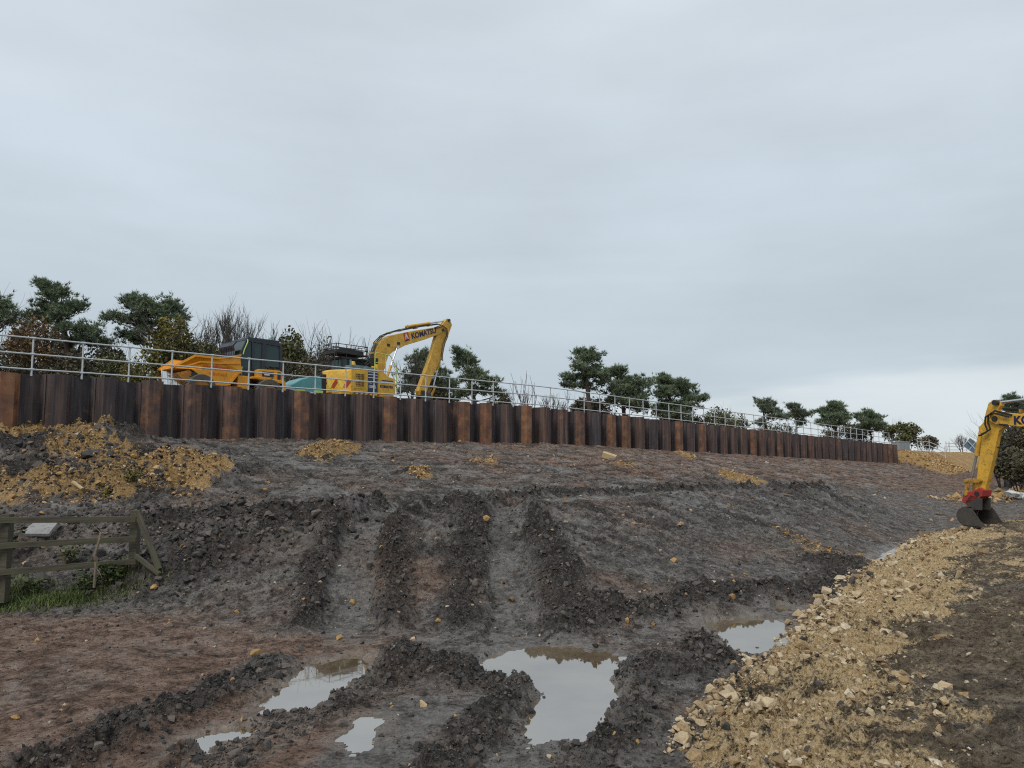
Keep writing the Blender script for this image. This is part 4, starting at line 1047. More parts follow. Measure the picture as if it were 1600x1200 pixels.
    for i, y in enumerate((-.13, -.06, .02, .10)):
        ho.tube([(x, yb + y, z + .05 + .03 * (i % 2) + .02 * math.sin(k * 2.1 + i)) for k, (x, z) in enumerate(up)], .024, 6)
    ho.build('hose', M['hose_black'], bm_, smooth=True)
    cl = MB()
    for k, (x, z) in enumerate(up[1:-1]): cl.box((x, yb, z + .04), (.06, .34, .09))
    cl.build('hose_clamp', M['grime_yellow'], bm_)
    lp = MB(); q = J['loop']; tw = text['y']
    for i, dy in enumerate((0, .05)):
        lp.tube([(x + .05 * i, yb + tw * (.20 + dy), z - .05 * i) for x, z in q], .026, 6)
    lp.build('hose', M['hose_black'], am, smooth=True)
    for x, z in J['marks']:
        MB().box((x, yb + tw * .172, z), (.20, .012, .14)).build('decal', M['black_steel'], bm_)
    s = text['y']
    if s < 0: M4 = frame_mat((text['o'][0], yb - .177, text['o'][1]), (text['d'][0], 0, text['d'][1]), (-text['d'][1], 0, text['d'][0]))
    else: M4 = frame_mat((text['o'][0], yb + .177, text['o'][1]), (text['d'][0], 0, text['d'][1]), (text['d'][1], 0, -text['d'][0]) if text['d'][0] > 0 else (text['d'][1] * -1, 0, -text['d'][0]))
    text_part('KOMATSU', text['size'], M4, M['letter_blue'], bm_, bold=.012, xs=text['xs'])
    if 'emblem' in text:
        ex, ez = text['emblem']; dx, dz = text['d']
        def P(u, v): return (ex + dx * u - dz * v, ez + dz * u + dx * v)
        MB().prism([P(0, 0), P(.36, 0), P(.36, .44), P(0, .44)], yb - .178, yb - .17).build('emblem', M['letter_red'], bm_)
        MB().prism([P(.06, .10), P(.12, .10), P(.18, .26), P(.24, .10), P(.30, .10), P(.21, .38), P(.15, .38)], yb - .183, yb - .177).build('emblem_mark', M['white_paint'], bm_)
        MB().prism([P(.04, .02), P(.32, .02), P(.32, .08), P(.04, .08)], yb - .183, yb - .177).build('emblem_bar', M['letter_blue'], bm_)
    # bucket: bent shell, cheeks, lip
    bk = MB(); sh = bucket['shell']
    for (ax, az), (bx, bz) in zip(sh[:-1], sh[1:]):
        dx, dz = bx - ax, bz - az; l = math.hypot(dx, dz); nx, nz = -dz / l * .03, dx / l * .03
        bk.prism([(ax, az), (bx, bz), (bx + nx, bz + nz), (ax + nx, az + nz)], yb - w, yb + w)
    for y in (-w - .02, w): bk.prism(sh + bucket['cheek'], yb + y, yb + y + .02)
    for y in (-.2, .16): bk.prism(bucket['ear'], yb + y, yb + y + .04)
    b_ = bk.build('bucket', M['bucket_steel'], root, .004)
    a, l_ = sh[-2], sh[-1]; MB().prism([(l_[0], l_[1] - .02), (l_[0], l_[1] + .02), (l_[0] + bucket['lip'][0], l_[1] + bucket['lip'][1])], yb - w - .03, yb + w + .03).build('cutting_edge', M['bucket_steel'], b_)
    if hitch: MB().prism(hitch, yb - .2, yb + .2).build('quick_hitch', M['hitch_red'], root, .015)
    return root

X1, Y1 = -7.749, 36.742
excavator('tracked_excavator', (X1, Y1), R(40), 'yellow tracked excavator with folded boom standing behind the wall', 
    boom=[(1.0, 1.25), (1.15, 2.2), (1.22, 3.2), (1.40, 3.56), (1.77, 3.90), (2.19, 4.12), (2.95, 4.34), (4.06, 4.64), (5.45, 4.98), (5.96, 5.02), (6.02, 4.88), (5.86, 4.70), (4.52, 4.18), (3.18, 3.73), (2.42, 3.35), (2.04, 3.08), (1.80, 2.4), (1.5, 1.3), (1.25, 1.15)],
    arm=[(6.22, 5.54), (6.40, 5.56), (6.62, 5.25), (6.14, 4.23), (5.95, 3.61), (5.68, 3.1), (5.11, 2.15), (4.75, 1.40), (4.55, 1.22), (4.25, 1.24), (4.16, 1.45), (5.0, 3.24), (5.46, 4.55), (5.70, 4.95), (5.93, 5.22)],
    joints=dict(boom_tip=(5.88, 4.86), arm_tip=(4.42, 1.38), arm_top=(6.34, 5.46), house=(1.55, 1.15), boom_mid=(2.55, 3.55), arm_ram_foot=(3.4, 4.75), bucket_ram_foot=(5.98, 3.75), link=(5.35, 1.75), link_arm=(4.85, 1.75), hitch=(5.05, 1.25),
        hose=[(1.12, 2.3), (1.15, 3.1), (1.36, 3.64), (1.75, 4.0), (2.2, 4.22), (2.95, 4.45), (4.0, 4.72), (5.0, 4.98), (5.7, 5.12)], loop=[(5.2, 4.9), (5.75, 5.12), (6.05, 5.0), (6.12, 4.6), (5.85, 4.1), (5.72, 3.5), (5.75, 3.2)], marks=[(2.05, 3.62), (2.72, 3.78)]),
    text=dict(y=-1, o=(3.62, 4.12), d=(math.cos(R(17)), math.sin(R(17))), size=.40, xs=.98, emblem=(3.14, 3.92)),
    bucket=dict(shell=[(4.35, 1.0), (4.2, .75), (4.22, .42), (4.45, .2), (4.8, .12), (5.45, .22)], cheek=[(5.1, .95), (4.6, 1.02)], ear=[(4.3, .95), (4.32, 1.5), (4.52, 1.5), (5.0, 1.35), (5.1, 1.15), (4.9, .95)], lip=(.12, .03)), ground=gz(X1, Y1) - .02)
def lean(P): return [(x + .10 * max(0, 2.9 - z), z) for x, z in P]
def low(P): return [(x + .27, z * .80) for x, z in P]
H2 = R(-25); X2, Y2 = 13.2 + 5.2 * math.sin(-H2), 21.0 - 5.2 * math.cos(H2)
h_road = .48
z_b = gz(13.1, 21.0)
K2 = lambda P: [(5.2 + (x - 5.2) * .98 if x > 4.4 else x - .13 * max(0, (x - 1) / 3.4), z) for x, z in P]
excavator('tracked_excavator', (X2, Y2), H2, 'yellow excavator arm with red hitch and dark bucket set down on the haul road', 
    boom=K2([(.85, 1.3), (1.0, 2.1), (1.45, 2.95), (2.1, 3.42), (2.9, 3.42), (3.6, 3.2), (4.5, 3.0), (5.1, 3.08), (5.32, 3.05), (5.36, 2.86), (5.2, 2.76), (4.5, 2.66), (3.3, 2.78), (2.5, 2.78), (1.9, 2.4), (1.35, 1.3), (1.1, 1.18)]),
    arm=lean([(5.29, 3.41), (5.40, 3.33), (5.50, 3.05), (5.56, 2.82), (5.68, 2.70), (5.66, 2.58), (5.58, 2.46), (5.72, .90), (5.66, .76), (5.54, .74), (5.46, .82), (5.26, 1.76), (5.12, 2.55), (4.98, 2.66), (4.96, 2.80), (5.12, 2.95), (5.14, 3.15), (5.05, 3.26), (5.07, 3.37), (5.18, 3.43)]),
    joints=dict(boom_tip=(5.18, 2.90), arm_tip=(5.79, .84), arm_top=(5.15, 3.34), house=(1.55, 1.15), boom_mid=(2.6, 3.0), arm_ram_foot=(2.7, 3.5), bucket_ram_foot=(5.66, 2.66), link=(6.07, 1.20), link_arm=(5.72, 1.20), hitch=(6.11, .82),
        hose=[(.95, 2.2), (1.4, 3.0), (2.1, 3.46), (2.9, 3.46), (3.6, 3.24), (4.5, 3.04), (5.0, 3.1)], loop=[(4.7, 2.98), (5.15, 3.12), (5.34, 3.0), (5.36, 2.8), (5.30, 2.62), (5.48, 2.52), (5.56, 2.5)], marks=[]),
    text=dict(y=1, o=(4.68, 2.735), d=(-1, .01), size=.30, xs=1.0),
    bucket=dict(shell=low([(5.70, .58), (5.88, .50), (5.97, .32), (5.93, .12), (5.78, -.03), (5.10, -.05)]), cheek=low([(5.30, .14), (5.44, .42), (5.52, .56)]), ear=[(5.68, .40), (5.66, .72), (5.98, .8), (6.14, .6), (6.06, .40)], lip=(-.12, .0)),
    hitch=lean([(5.42, .95), (5.52, 1.02), (5.66, .94), (5.98, .84), (6.02, .62), (5.88, .52), (5.66, .66), (5.44, .78)]), ground=z_b + .03, width=.44, arm_w=.085)
loopx = [o for o in bpy.data.objects if o.name.startswith('tracked_excavator')][-1]
MB().tube([(5.08, .0, 2.75), (4.86, .02, 2.72), (4.72, .02, 2.45), (4.78, .02, 2.2), (5.0, .01, 2.12), (5.16, 0, 2.12)], .028, 8).build('slack_hose', MATS['hose_black'], loopx, smooth=True)

def teal_machine():
    C = (-9.20, 34.29); rz = math.pi / 2 - (WA + math.pi)
    root = empty('site_compressor', (C[0], C[1], gz(*C)), rz, 'teal machine with sloping hood between the dumper and the excavator', 'site machine')
    MB().prism([(1.36, 1.12), (1.30, 1.18), (.66, 1.56), (.1, 1.72), (-.29, 1.77), (-.46, 1.72), (-.5, .95), (.8, .92)], -.62, .62).build('hood', MATS['teal_paint'], root, .05, seg=3)
    MB().prism([(1.40, 1.05), (1.36, 1.13), (.60, 1.0), (-.3, .96), (-.3, .88), (.6, .9)], -.66, .66).build('hood_edge', MATS['pale_sheet'], root, .01)
    MB().box((-.66, 0, 1.3), (.3, 1.0, .9)).tube([(-.62, .3, 1.7), (-.62, .3, 2.0)], .06, 10).box((-.7, .35, 1.75), (.2, .3, .3)).build('engine_block', MATS['black_steel'], root, .03)
    MB().box((.0, 0, .62), (1.9, 1.1, .34)).build('chassis', MATS['black_steel'], root, .02)
    root.scale = (.9, .9, .93)
    for x in (.75, -.25): MB().box((x, .68, 1.0), (.5, .08, .12)).build('edge_pad', MATS['lime_paint'], root, .02)
    for x in (-.55, .65):
        for y in (-.6, .6): wheel_part(root, x, y, .38, .38, .24, 'dark_rubber', 'white_paint')
teal_machine()
sh = MB()
for i in range(4): sh.box((i * .17 - .25, 0, 0), (.16, 1.1, .018)); 
for i in range(5): sh.box((i * .17 - .335, 0, .015), (.022, 1.1, .035))
p = at(268, 590, 28.9); o = sh.build('metal_sheet', MATS['pale_sheet']); o.location = (p.x, p.y, p.z - .1); o.rotation_euler = (R(38), R(8), R(35))
tag(o, 'pale blue ribbed metal sheet leaning under the lip of the dumper skip', 'metal sheet')

# ------------------------------------------------------------------ things beyond the end of the wall
def cabinet():
    p = at(1407, 700, 82); root = empty('grey_cabinet', (p.x, p.y, gz(p.x, p.y)), .5, 'low grey cabinet just beyond the far end of the wall', 'cabinet')
    MB().box((0, 0, .45), (1.9, .9, 1.1)).build('body', MATS['grey_cabinet'], root, .03); MB().box((0, 0, 1.03), (2.0, 1.0, .07)).build('lid', MATS['pale_sheet'], root, .01)
    for x in (-.47, .47): MB().box((x, -.46, .45), (.85, .03, .9)).build('door', MATS['grey_cabinet'], root, .01)
cabinet()
def barrier(pts, label, h=1.15):
    root = empty('tube_barrier', pts[0], 0, label, 'barrier'); q = [p - pts[0] for p in pts]
    for p in q: MB().tube([p + Vector((0, 0, -.2)), p + Vector((0, 0, h + .25))], .045, 8).build('post', MATS['galvanised'], root)
    for z in (.35, .75, h): MB().tube([p + Vector((0, 0, z)) for p in q], .035, 6).build('rail', MATS['galvanised'], root)
    MB().tube([q[0] + Vector((0, 0, 0)), q[1] + Vector((0, 0, h))], .035, 6).build('brace', MATS['galvanised'], root)
def gpt(px, Y): 
    x = (px - 800) / 1200 * Y * 1.0; return Vector((x, Y, gz(x, Y)))
barrier([gpt(1432, 86), gpt(1450, 84.5), gpt(1474, 83)], 'scaffold tube barrier with raking brace nearest the end of the wall')
barrier([gpt(1476, 97), gpt(1481, 96.8), gpt(1508, 99)], 'scaffold tube barrier with two close posts beside the earth heap')
def tilted_panel():
    p = at(1519, 697, 74); root = empty('tilted_panel', p, 0, 'slate blue framed panel tipped on its corner on a pole above the heap', 'panel')
    r_ = Matrix.Rotation(R(-18), 3, 'Z') @ Matrix.Rotation(R(40), 3, 'Y')
    MB().box((0, 0, 0), (1.25, .05, 1.0), r_).build('sheet', MATS['panel_slate'], root)
    f = MB()
    for a in (-.62, 0, .62): f.box(r_ @ Vector((a, -.035, 0)), (.05, .03, 1.0), r_)
    for a in (-.5, .5): f.box(r_ @ Vector((0, -.035, a)), (1.25, .03, .05), r_)
    f.build('frame', MATS['pale_sheet'], root)
    MB().tube([(-.4, -.06, .45), (1.6, -.1, -2.0)], .06, 8).build('pole', MATS['galvanised'], root)
tilted_panel()
def heap(px, Y, w, h, label, seed):
    x = (px - 800) / 1200 * Y; n = 40; g = np.linspace(-1, 1, n); U, V = np.meshgrid(g, g); rr_ = np.hypot(U, V)
    Xw, Yw = x + U * w, Y + V * w; zz = height(Xw, Yw) - .25 + h * np.clip(1 - rr_, 0, 1) ** .7 * (1 + .35 * fbm(Xw, Yw, 1.2, 4, seed)) + .12 * fbm(Xw, Yw, .4, 3, seed + 3)
    idx = np.arange(n * n).reshape(n, n); F = np.stack([idx[:-1, :-1], idx[:-1, 1:], idx[1:, 1:], idx[1:, :-1]], -1).reshape(-1, 4)
    me = np_mesh('earth_heap', np.stack([Xw, Yw, zz], -1).reshape(-1, 3), F, MATS['site_mud'], True)
    a = me.attributes.new('mask', 'FLOAT_COLOR', 'POINT'); m = np.zeros((n * n, 4), np.float32); m[:, 2] = .75; m[:, 3] = .35; m[:, 0] = .12; a.data.foreach_set('color', m.ravel())
    tag(link('earth_heap', me), label, 'earth heap')
heap(1552, 70, 4.2, 1.9, 'dark earth heap beside the end of the haul road, beyond the wall', 7)
q = gpt(1594, 40); bg_ = MB()
for i in range(7): bg_.raw(*[(lambda V, F: ([tuple(Vector(v) * .32 + Vector((i * .26 - .8, random.gauss(0, .06), .14 + random.gauss(0, .04)))) for v in V], [tuple(f) for f in F]))(*LUMP[i])][0])
o = bg_.build('white_sacking', MATS['white_bag'], None, smooth=True); o.location = q; o.rotation_euler = (0, .25, -.3); tag(o, 'crumpled white sacking lying on the dark bank under the bushes', 'sacking')

# ------------------------------------------------------------------ trees and shrubs
def px_y(py, Y): return at(800, py, Y).z
def base_z(x, y): return gz(x, y) - .1
def limb(b, a, c, r0, r1, r, k=5, n=4, wob=.06):
    a, c = Vector(a), Vector(c); L = (c - a).length; pts = []
    for i in range(n + 1):
        s = i / n; p = a.lerp(c, s) + Vector((r.gauss(0, wob * L), r.gauss(0, wob * L), .10 * L * math.sin(s * math.pi) * -.5)) * (1 if 0 < i < n else 0); pts.append(p)
    b.tube(pts, [r0 + (r1 - r0) * i / n for i in range(n + 1)], k, False); return pts
def needle_mass(cen, rad, n, size, g):
    """tufts of needles through an uneven clump"""
    d = g.normal(size=(n, 3)); d /= np.linalg.norm(d, axis=1)[:, None]
    rr_ = np.minimum(np.abs(g.normal(0, .72, n)), 1.7); P = np.array(cen) + d * rr_[:, None] * np.array(rad)
    P[:, 2] += .12 * rad[2]
    m = 7; B = np.repeat(P, m, 0)
    out = np.repeat(d * (.8, .8, .3) + (0, 0, .7), m, 0) + g.normal(size=(n * m, 3)) * .45
    out /= np.linalg.norm(out, axis=1)[:, None]
    T = B + out * size * g.uniform(.6, 1.2, (n * m, 1)); S = np.cross(out, g.normal(size=(n * m, 3))); S /= np.linalg.norm(S, axis=1)[:, None] + 1e-9
    S *= size * .085
    V = np.stack([B - S, B + S, T], 1)
    # a tuft shares its root so it shades as one
    return V.reshape(-1, 3)
def pine(px, Y, clumps, label, seed, mat='pine_needles', dens=1.0, trunk_top=None, group='pines behind the wall', off=True):
    g = np.random.default_rng(seed); r = random.Random(seed)
    x = (px - 800) / 1200 * Y; bz = base_z(x, Y); k = Y / 1200
    root = empty('pine_tree', (x, Y, bz), 0, label, 'tree', group); o = Vector((x, Y, bz))
    C = []
    for cx, cy, rx, ry in clumps:
        p = at(cx, cy, Y); dy = r.uniform(-1, 1) * rx * k * 1.1
        C.append((Vector((p.x, p.y + dy, p.z)) - o, (rx * k * 1.12, max(rx, ry) * k * 1.1, ry * k * 1.1)))
    C.sort(key=lambda c: c[0].z); top = C[-1][0]
    if trunk_top: top = at(*trunk_top, Y) - o
    b = MB(); h = top.z
    tp = [Vector((0, 0, -.3))] + [Vector((top.x * (s ** 1.4) + r.gauss(0, .1), top.y * s, h * s)) for s in (.2, .4, .6, .8)] + [top]
    b.tube(tp, [.05 * h ** .8 * q + .02 for q in (1, .85, .68, .5, .3, .08)], 8, False)
    for c, rd in C:
        s = max(.12, min(.92, (c.z - rd[2] * .5) / h - .10)); i = s * 5; j = min(4, int(i)); a = tp[j].lerp(tp[j + 1], i - j)
        pts = limb(b, a, c, .045 + .02 * rd[0], .02, r)
        for _ in range(5):
            q = c + Vector((r.uniform(-1, 1) * rd[0], r.uniform(-1, 1) * rd[1], r.uniform(-.6, .9) * rd[2])) * .8
            limb(b, pts[-2].lerp(c, r.random()), q, .022, .008, r, 4, 2)
    b.build('trunk', MATS['pine_bark'], root)
    VV = []
    extra = []
    for c, rd in C:                                                    # inner growth closes the crown towards the trunk
        s = max(.1, min(.97, c.z / h - .03)); i = s * 5; j = min(4, int(i)); a = tp[j].lerp(tp[j + 1], i - j)
        extra.append((c.lerp(a, r.uniform(.25, .6)) + Vector((r.gauss(0, .2), r.gauss(0, .2), r.gauss(0, .12))), tuple(x * .6 for x in rd)))
    for c, rd in C + extra:                                            # many small sprays, thinning outwards
        m = int(dens * (9 + 22 * (rd[0] * rd[2]) ** .8))
        E = g.normal(0, .52, (m, 3)); E[:, 2] += .15 * E[:, 0] * r.uniform(-1, 1)
        for e in E:
            w_ = g.uniform(.09, .26) * (1 + .01 * max(0, Y - 45)); q = np.array(c) + e * np.array(rd)
            VV.append(needle_mass(q, np.array((w_ * 1.25, w_ * 1.25, w_ * .75)), int(3 + 105 * w_ ** 1.7), .25 + .0035 * max(0, Y - 45), g))
    V = np.vstack(VV); link('crown', np_mesh('crown', V, np.arange(len(V)).reshape(-1, 3), MATS[mat]), root)
    return root
def branch_out(b, p, d, L, r0, depth, r, tips, spread=.5, up=.15, kids=3):
    n = 3; pts = [p]; q = p.copy(); dd = d.copy()
    for i in range(n):
        dd = (dd + Vector((r.gauss(0, .12), r.gauss(0, .12), up * .4 + r.gauss(0, .06)))).normalized(); q = q + dd * L / n; pts.append(q.copy())
    b.tube(pts, [r0 * (1 - .6 * i / n) for i in range(n + 1)], 3 if depth < 2 else 4, False)
    tips.append((q.copy(), dd.copy(), depth))
    if depth <= 0: return
    for i in range(kids):
        s = r.uniform(.35, 1.0); j = min(n - 1, int(s * n)); a = pts[j].lerp(pts[j + 1], s * n - j)
        side = Vector((r.gauss(0, 1), r.gauss(0, 1), r.gauss(0, .35))).normalized()
        branch_out(b, a, (dd + side * spread * r.uniform(.7, 1.5) + Vector((0, 0, up))).normalized(), L * r.uniform(.55, .78), r0 * .5, depth - 1, r, tips, spread, up, kids)
def shrub(px, Y, rx, top, label, seed, mat, leaves=2600, leaf=.085, stems=7, name='shrub', group='shrubs behind the wall', bot=None, barkm='grey_bark', cat='shrub', clump=.35, hollow=.25):
    g = np.random.default_rng(seed); r = random.Random(seed)
    x = (px - 800) / 1200 * Y; bz = base_z(x, Y); root = empty(name, (x, Y, bz), 0, label, cat, group)
    h = px_y(top, Y) - bz; w = rx * Y / 1200; b = MB(); tips = []
    for i in range(stems):
        a = r.uniform(0, 6.28); s = r.random() ** .6
        d = Vector((math.cos(a) * s * w / h * 1.2, math.sin(a) * s * w / h * 1.2, 1)).normalized()
        branch_out(b, Vector((math.cos(a) * w * .15, math.sin(a) * w * .15, -.1)), d, h * r.uniform(.42, .6), .022 + .008 * h, 3, r, tips, .55, .12, 3)
    P = np.array([t[0][:] for t in tips]); lim = np.array([w, w, h])
    b.build('stem', MATS[barkm], root)
    # leaves hang about the twig ends
    if leaves:
        leaves = int(leaves * 1.9); kk = g.integers(0, len(P), leaves); Q = P[kk] + g.normal(0, clump * .5, (leaves, 3))
        rad = np.hypot(Q[:, 0], Q[:, 1]) / w; ok = (Q[:, 2] < h * (1.02 - .30 * rad ** 2)) & (rad < 1.15) & (Q[:, 2] > .15)
        Q = Q[ok]; n = len(Q)
        A = g.normal(size=(n, 3)); A /= np.linalg.norm(A, axis=1)[:, None]; B = np.cross(A, g.normal(size=(n, 3))); B /= np.linalg.norm(B, axis=1)[:, None]
        s = leaf * 1.25 * g.uniform(.5, 1.2, (n, 1))
        V = np.stack([Q - A * s, Q + B * s * .6, Q + A * s, Q - B * s * .6], 1).reshape(-1, 3)
        link('crown', np_mesh('crown', V, np.arange(4 * n).reshape(-1, 4), MATS[mat]), root)
    return root
def bare_tree(px, Y, top, label, seed, spread=.45, kids=4, stems=1, depth=4, barkm='grey_bark', lean=0.0, thick=1.0, L0=.42):
    r = random.Random(seed); x = (px - 800) / 1200 * Y; bz = base_z(x, Y); root = empty('bare_tree', (x, Y, bz), 0, label, 'tree', 'bare trees behind the wall')
    h = px_y(top, Y) - bz; b = MB(); tips = []
    for i in range(stems):
        d = Vector((r.gauss(lean, .22 if stems > 1 else .04), r.gauss(0, .2 if stems > 1 else .04), 1)).normalized()
        branch_out(b, Vector((r.gauss(0, .1), 0, -.2)), d, h * (L0 if depth > 2 else .8), (.016 * h + .02) * thick, depth, r, tips, spread, .28, kids)
    tz = max(t[0].z for t in tips); k = h / tz
    o = b.build('trunk', MATS[barkm], root); o.scale = (k, k, k)
    return root
def planting():
    pine(118, 46, [(72, 445, 7, 9), (88, 450, 9, 8), (62, 441, 4, 5), (80, 465, 16, 8), (98, 460, 9, 7), (66, 478, 12, 7), (92, 482, 17, 8), (114, 478, 10, 9), (129, 478, 9, 8), (105, 495, 22, 8), (80, 500, 20, 8), (55, 494, 13, 9), (38, 502, 9, 9), (125, 515, 24, 9), (145, 512, 17, 11), (110, 530, 20, 7), (150, 528, 18, 9), (162, 535, 9, 7)],
         'dark tiered pine with a leaning twin tip, tallest of the trees left of the dumper', 1, dens=1.25, trunk_top=(82, 446))
    pine(232, 48, [(203, 465, 7, 8), (198, 475, 9, 8), (215, 476, 13, 8), (238, 476, 13, 8), (258, 473, 12, 8), (270, 482, 13, 10), (225, 488, 20, 7), (250, 488, 20, 8), (180, 492, 11, 7), (195, 501, 15, 6), (215, 500, 14, 5), (170, 497, 7, 5), (282, 495, 10, 9), (286, 510, 7, 11), (275, 520, 9, 9), (190, 520, 11, 7), (205, 531, 11, 7), (230, 515, 11, 9)],
         'spreading flat topped pine rising over the yellow leaved shrub', 2, dens=1.2, trunk_top=(255, 470))
    pine(2, 44, [(0, 482, 12, 10), (14, 477, 9, 8), (-15, 474, 16, 12), (22, 492, 9, 9), (5, 502, 18, 10), (-20, 502, 18, 14), (-40, 480, 18, 14)], 'dark pine cut off by the edge of the picture', 3, dens=1.0)
    pine(668, 50, [(650, 560, 11, 8), (662, 556, 9, 7), (640, 590, 13, 7), (655, 580, 15, 8), (680, 575, 13, 9), (695, 585, 13, 8), (645, 602, 15, 8), (690, 605, 17, 9), (665, 600, 15, 9), (630, 608, 9, 6), (705, 600, 9, 7)], 'dark pine seen through the folded boom of the excavator', 4)
    pine(745, 52, [(717, 552, 6, 7), (728, 557, 9, 7), (722, 567, 11, 7), (738, 566, 8, 7), (735, 579, 13, 7), (725, 592, 12, 7), (750, 591, 13, 8), (765, 600, 15, 8), (780, 612, 11, 7), (745, 609, 17, 8), (720, 612, 13, 7)], 'pine with pointed left tip just past the excavator arm', 5, trunk_top=(722, 550))
    pine(925, 60, [(905, 549, 6, 5), (925, 551, 7, 6), (912, 560, 13, 6), (930, 563, 11, 6), (903, 573, 13, 6), (928, 575, 13, 7), (888, 590, 12, 6), (910, 588, 17, 6), (935, 585, 11, 7), (945, 593, 9, 7), (885, 601, 7, 4), (915, 604, 14, 5)], 'tall open pine with bare lower trunk behind the middle of the rail', 6, trunk_top=(915, 547))
    pine(975, 62, [(955, 583, 11, 7), (968, 580, 9, 7), (975, 593, 15, 8), (995, 598, 13, 8), (1006, 601, 11, 7), (985, 611, 23, 9), (955, 609, 17, 9), (960, 626, 17, 8), (1000, 621, 15, 9), (1010, 635, 11, 8), (980, 630, 18, 8)], 'dense low pine touching the tall open pine', 7, dens=1.2)
    pine(1060, 64, [(1035, 593, 9, 7), (1045, 598, 13, 7), (1062, 601, 11, 7), (1075, 606, 10, 7), (1035, 611, 13, 8), (1055, 616, 19, 8), (1085, 619, 13, 7), (1097, 623, 7, 5), (1045, 631, 19, 8), (1075, 633, 17, 8), (1030, 640, 11, 8), (1060, 646, 15, 7)], 'broad rounded pine at the end of the middle pine group', 8, dens=1.2)
    pine(1202, 82, [(1190, 630, 9, 4), (1203, 632, 8, 4), (1197, 640, 12, 4), (1212, 642, 8, 4), (1216, 652, 7, 4), (1190, 661, 6, 3)], 'thin pine with flat crown, first of the far four', 9, 'pine_needles_grey')
    pine(1248, 84, [(1238, 637, 5, 4), (1250, 643, 8, 4), (1243, 651, 10, 4), (1258, 649, 7, 4), (1255, 660, 8, 4)], 'small ragged pine, second of the far four', 10, 'pine_needles_grey', .8)
    pine(1305, 86, [(1303, 633, 8, 4), (1312, 640, 12, 5), (1290, 643, 11, 5), (1300, 651, 16, 5), (1320, 652, 10, 5), (1308, 662, 16, 5), (1285, 661, 8, 4)], 'full dark pine, largest of the far four', 11)
    pine(1358, 88, [(1358, 647, 8, 4), (1348, 652, 9, 5), (1368, 655, 10, 5), (1355, 662, 14, 5), (1375, 667, 9, 5), (1345, 669, 8, 4)], 'low domed pine nearest the end of the wall', 12)
    pine(1592, 75, [(1575, 623, 8, 5), (1588, 628, 10, 5), (1572, 632, 8, 4), (1595, 640, 14, 6), (1610, 632, 14, 7), (1580, 646, 9, 4), (1625, 645, 16, 8)], 'pine showing above the boom of the excavator on the road', 13, group='pines beyond the road')
    shrub(50, 43, 44, 488, 'rusty brown leaved shrub under the tallest pine', 21, 'leaves_rust', 4200, .085, 9)
    shrub(262, 44, 38, 488, 'yellow and olive leaved shrub in front of the flat topped pine', 22, 'leaves_gold', 3800, .09, 8)
    shrub(308, 44, 32, 520, 'brown and olive shrub just left of the dumper cab', 23, 'leaves_olive', 2600, .08, 8)
    shrub(450, 44, 27, 512, 'olive and orange leaved shrub between dumper cab and excavator', 24, 'leaves_olive', 4600, .095, 8)
    shrub(508, 45, 32, 522, 'dull brown sparse shrub behind the tail of the excavator', 25, 'leaves_dull', 1700, .08, 9)
    for i, (px, rx, tp, m, n, lab) in enumerate(((15, 34, 545, 'leaves_dull', 2300, 'dull tangled shrub lowest at the picture edge'), (105, 38, 545, 'leaves_dull', 2600, 'dull dense undershrub below the tallest pine'),
            (170, 34, 548, 'leaves_olive', 2000, 'olive undershrub in the gap between the two large pines'), (215, 34, 552, 'leaves_gold', 1900, 'low yellowing undershrub left of the dumper skip'), (345, 34, 545, 'leaves_gold', 2400, 'thin yellow green undershrub behind the dumper skip'),
            (400, 34, 540, 'leaves_olive', 2400, 'olive undershrub hidden behind the dumper cab'), (482, 28, 555, 'leaves_dull', 1800, 'dark undershrub behind the teal machine'))):
        shrub(px, 42 + (i % 3), rx, tp, lab, 40 + i, m, n, .08, 8)
    for i, (px, Y, rx, tp, m, n, lab) in enumerate(((60, 49, 50, 505, 'leaves_dull', 3400, 'dark thicket filling the belt behind the rusty shrub'), (150, 50, 46, 528, 'leaves_dull', 3200, 'dark thicket between the trunks of the two large pines'), (300, 50, 44, 530, 'leaves_dull', 2800, 'brown thicket behind the dumper skip'),
            (390, 50, 44, 530, 'leaves_dull', 2400, 'thin brown thicket behind the tallest bare tree'), (530, 50, 36, 548, 'leaves_dull', 2400, 'dark thicket behind the excavator housing'), (690, 55, 40, 590, 'leaves_dull', 2200, 'low thicket at the foot of the pine beyond the boom'), (780, 56, 24, 612, 'leaves_dull', 900, 'low thin thicket after the pointed pine'),
            (935, 64, 44, 612, 'leaves_dull', 2400, 'low thicket under the tall open pine'), (1060, 68, 50, 632, 'leaves_dull', 2600, 'low thicket under the broad rounded pine'), (1215, 88, 40, 660, 'leaves_dull', 1500, 'low pale thicket under the first of the far four pines'), (1320, 92, 46, 660, 'leaves_dull', 1900, 'low thicket under the largest of the far four pines'))):
        shrub(px, Y, rx, tp, lab, 90 + i, m, n, .10, 9, name='thicket', cat='thicket', group='thickets behind the wall')
    shrub(1122, 70, 24, 632, 'pale thin shrub after the broad rounded pine', 51, 'leaves_olive', 1000, .10, 7)
    shrub(1150, 74, 20, 645, 'low pale shrub between the pine group and the far four', 52, 'leaves_olive', 700, .1, 6)
    shrub(1412, 84, 27, 658, 'green and olive shrub behind the far end of the wall', 53, 'leaves_olive', 2600, .11, 8, group='shrubs beyond the wall end')
    shrub(1446, 88, 18, 680, 'small shrub behind the scaffold barrier', 54, 'leaves_dull', 900, .1, 6, group='shrubs beyond the wall end')
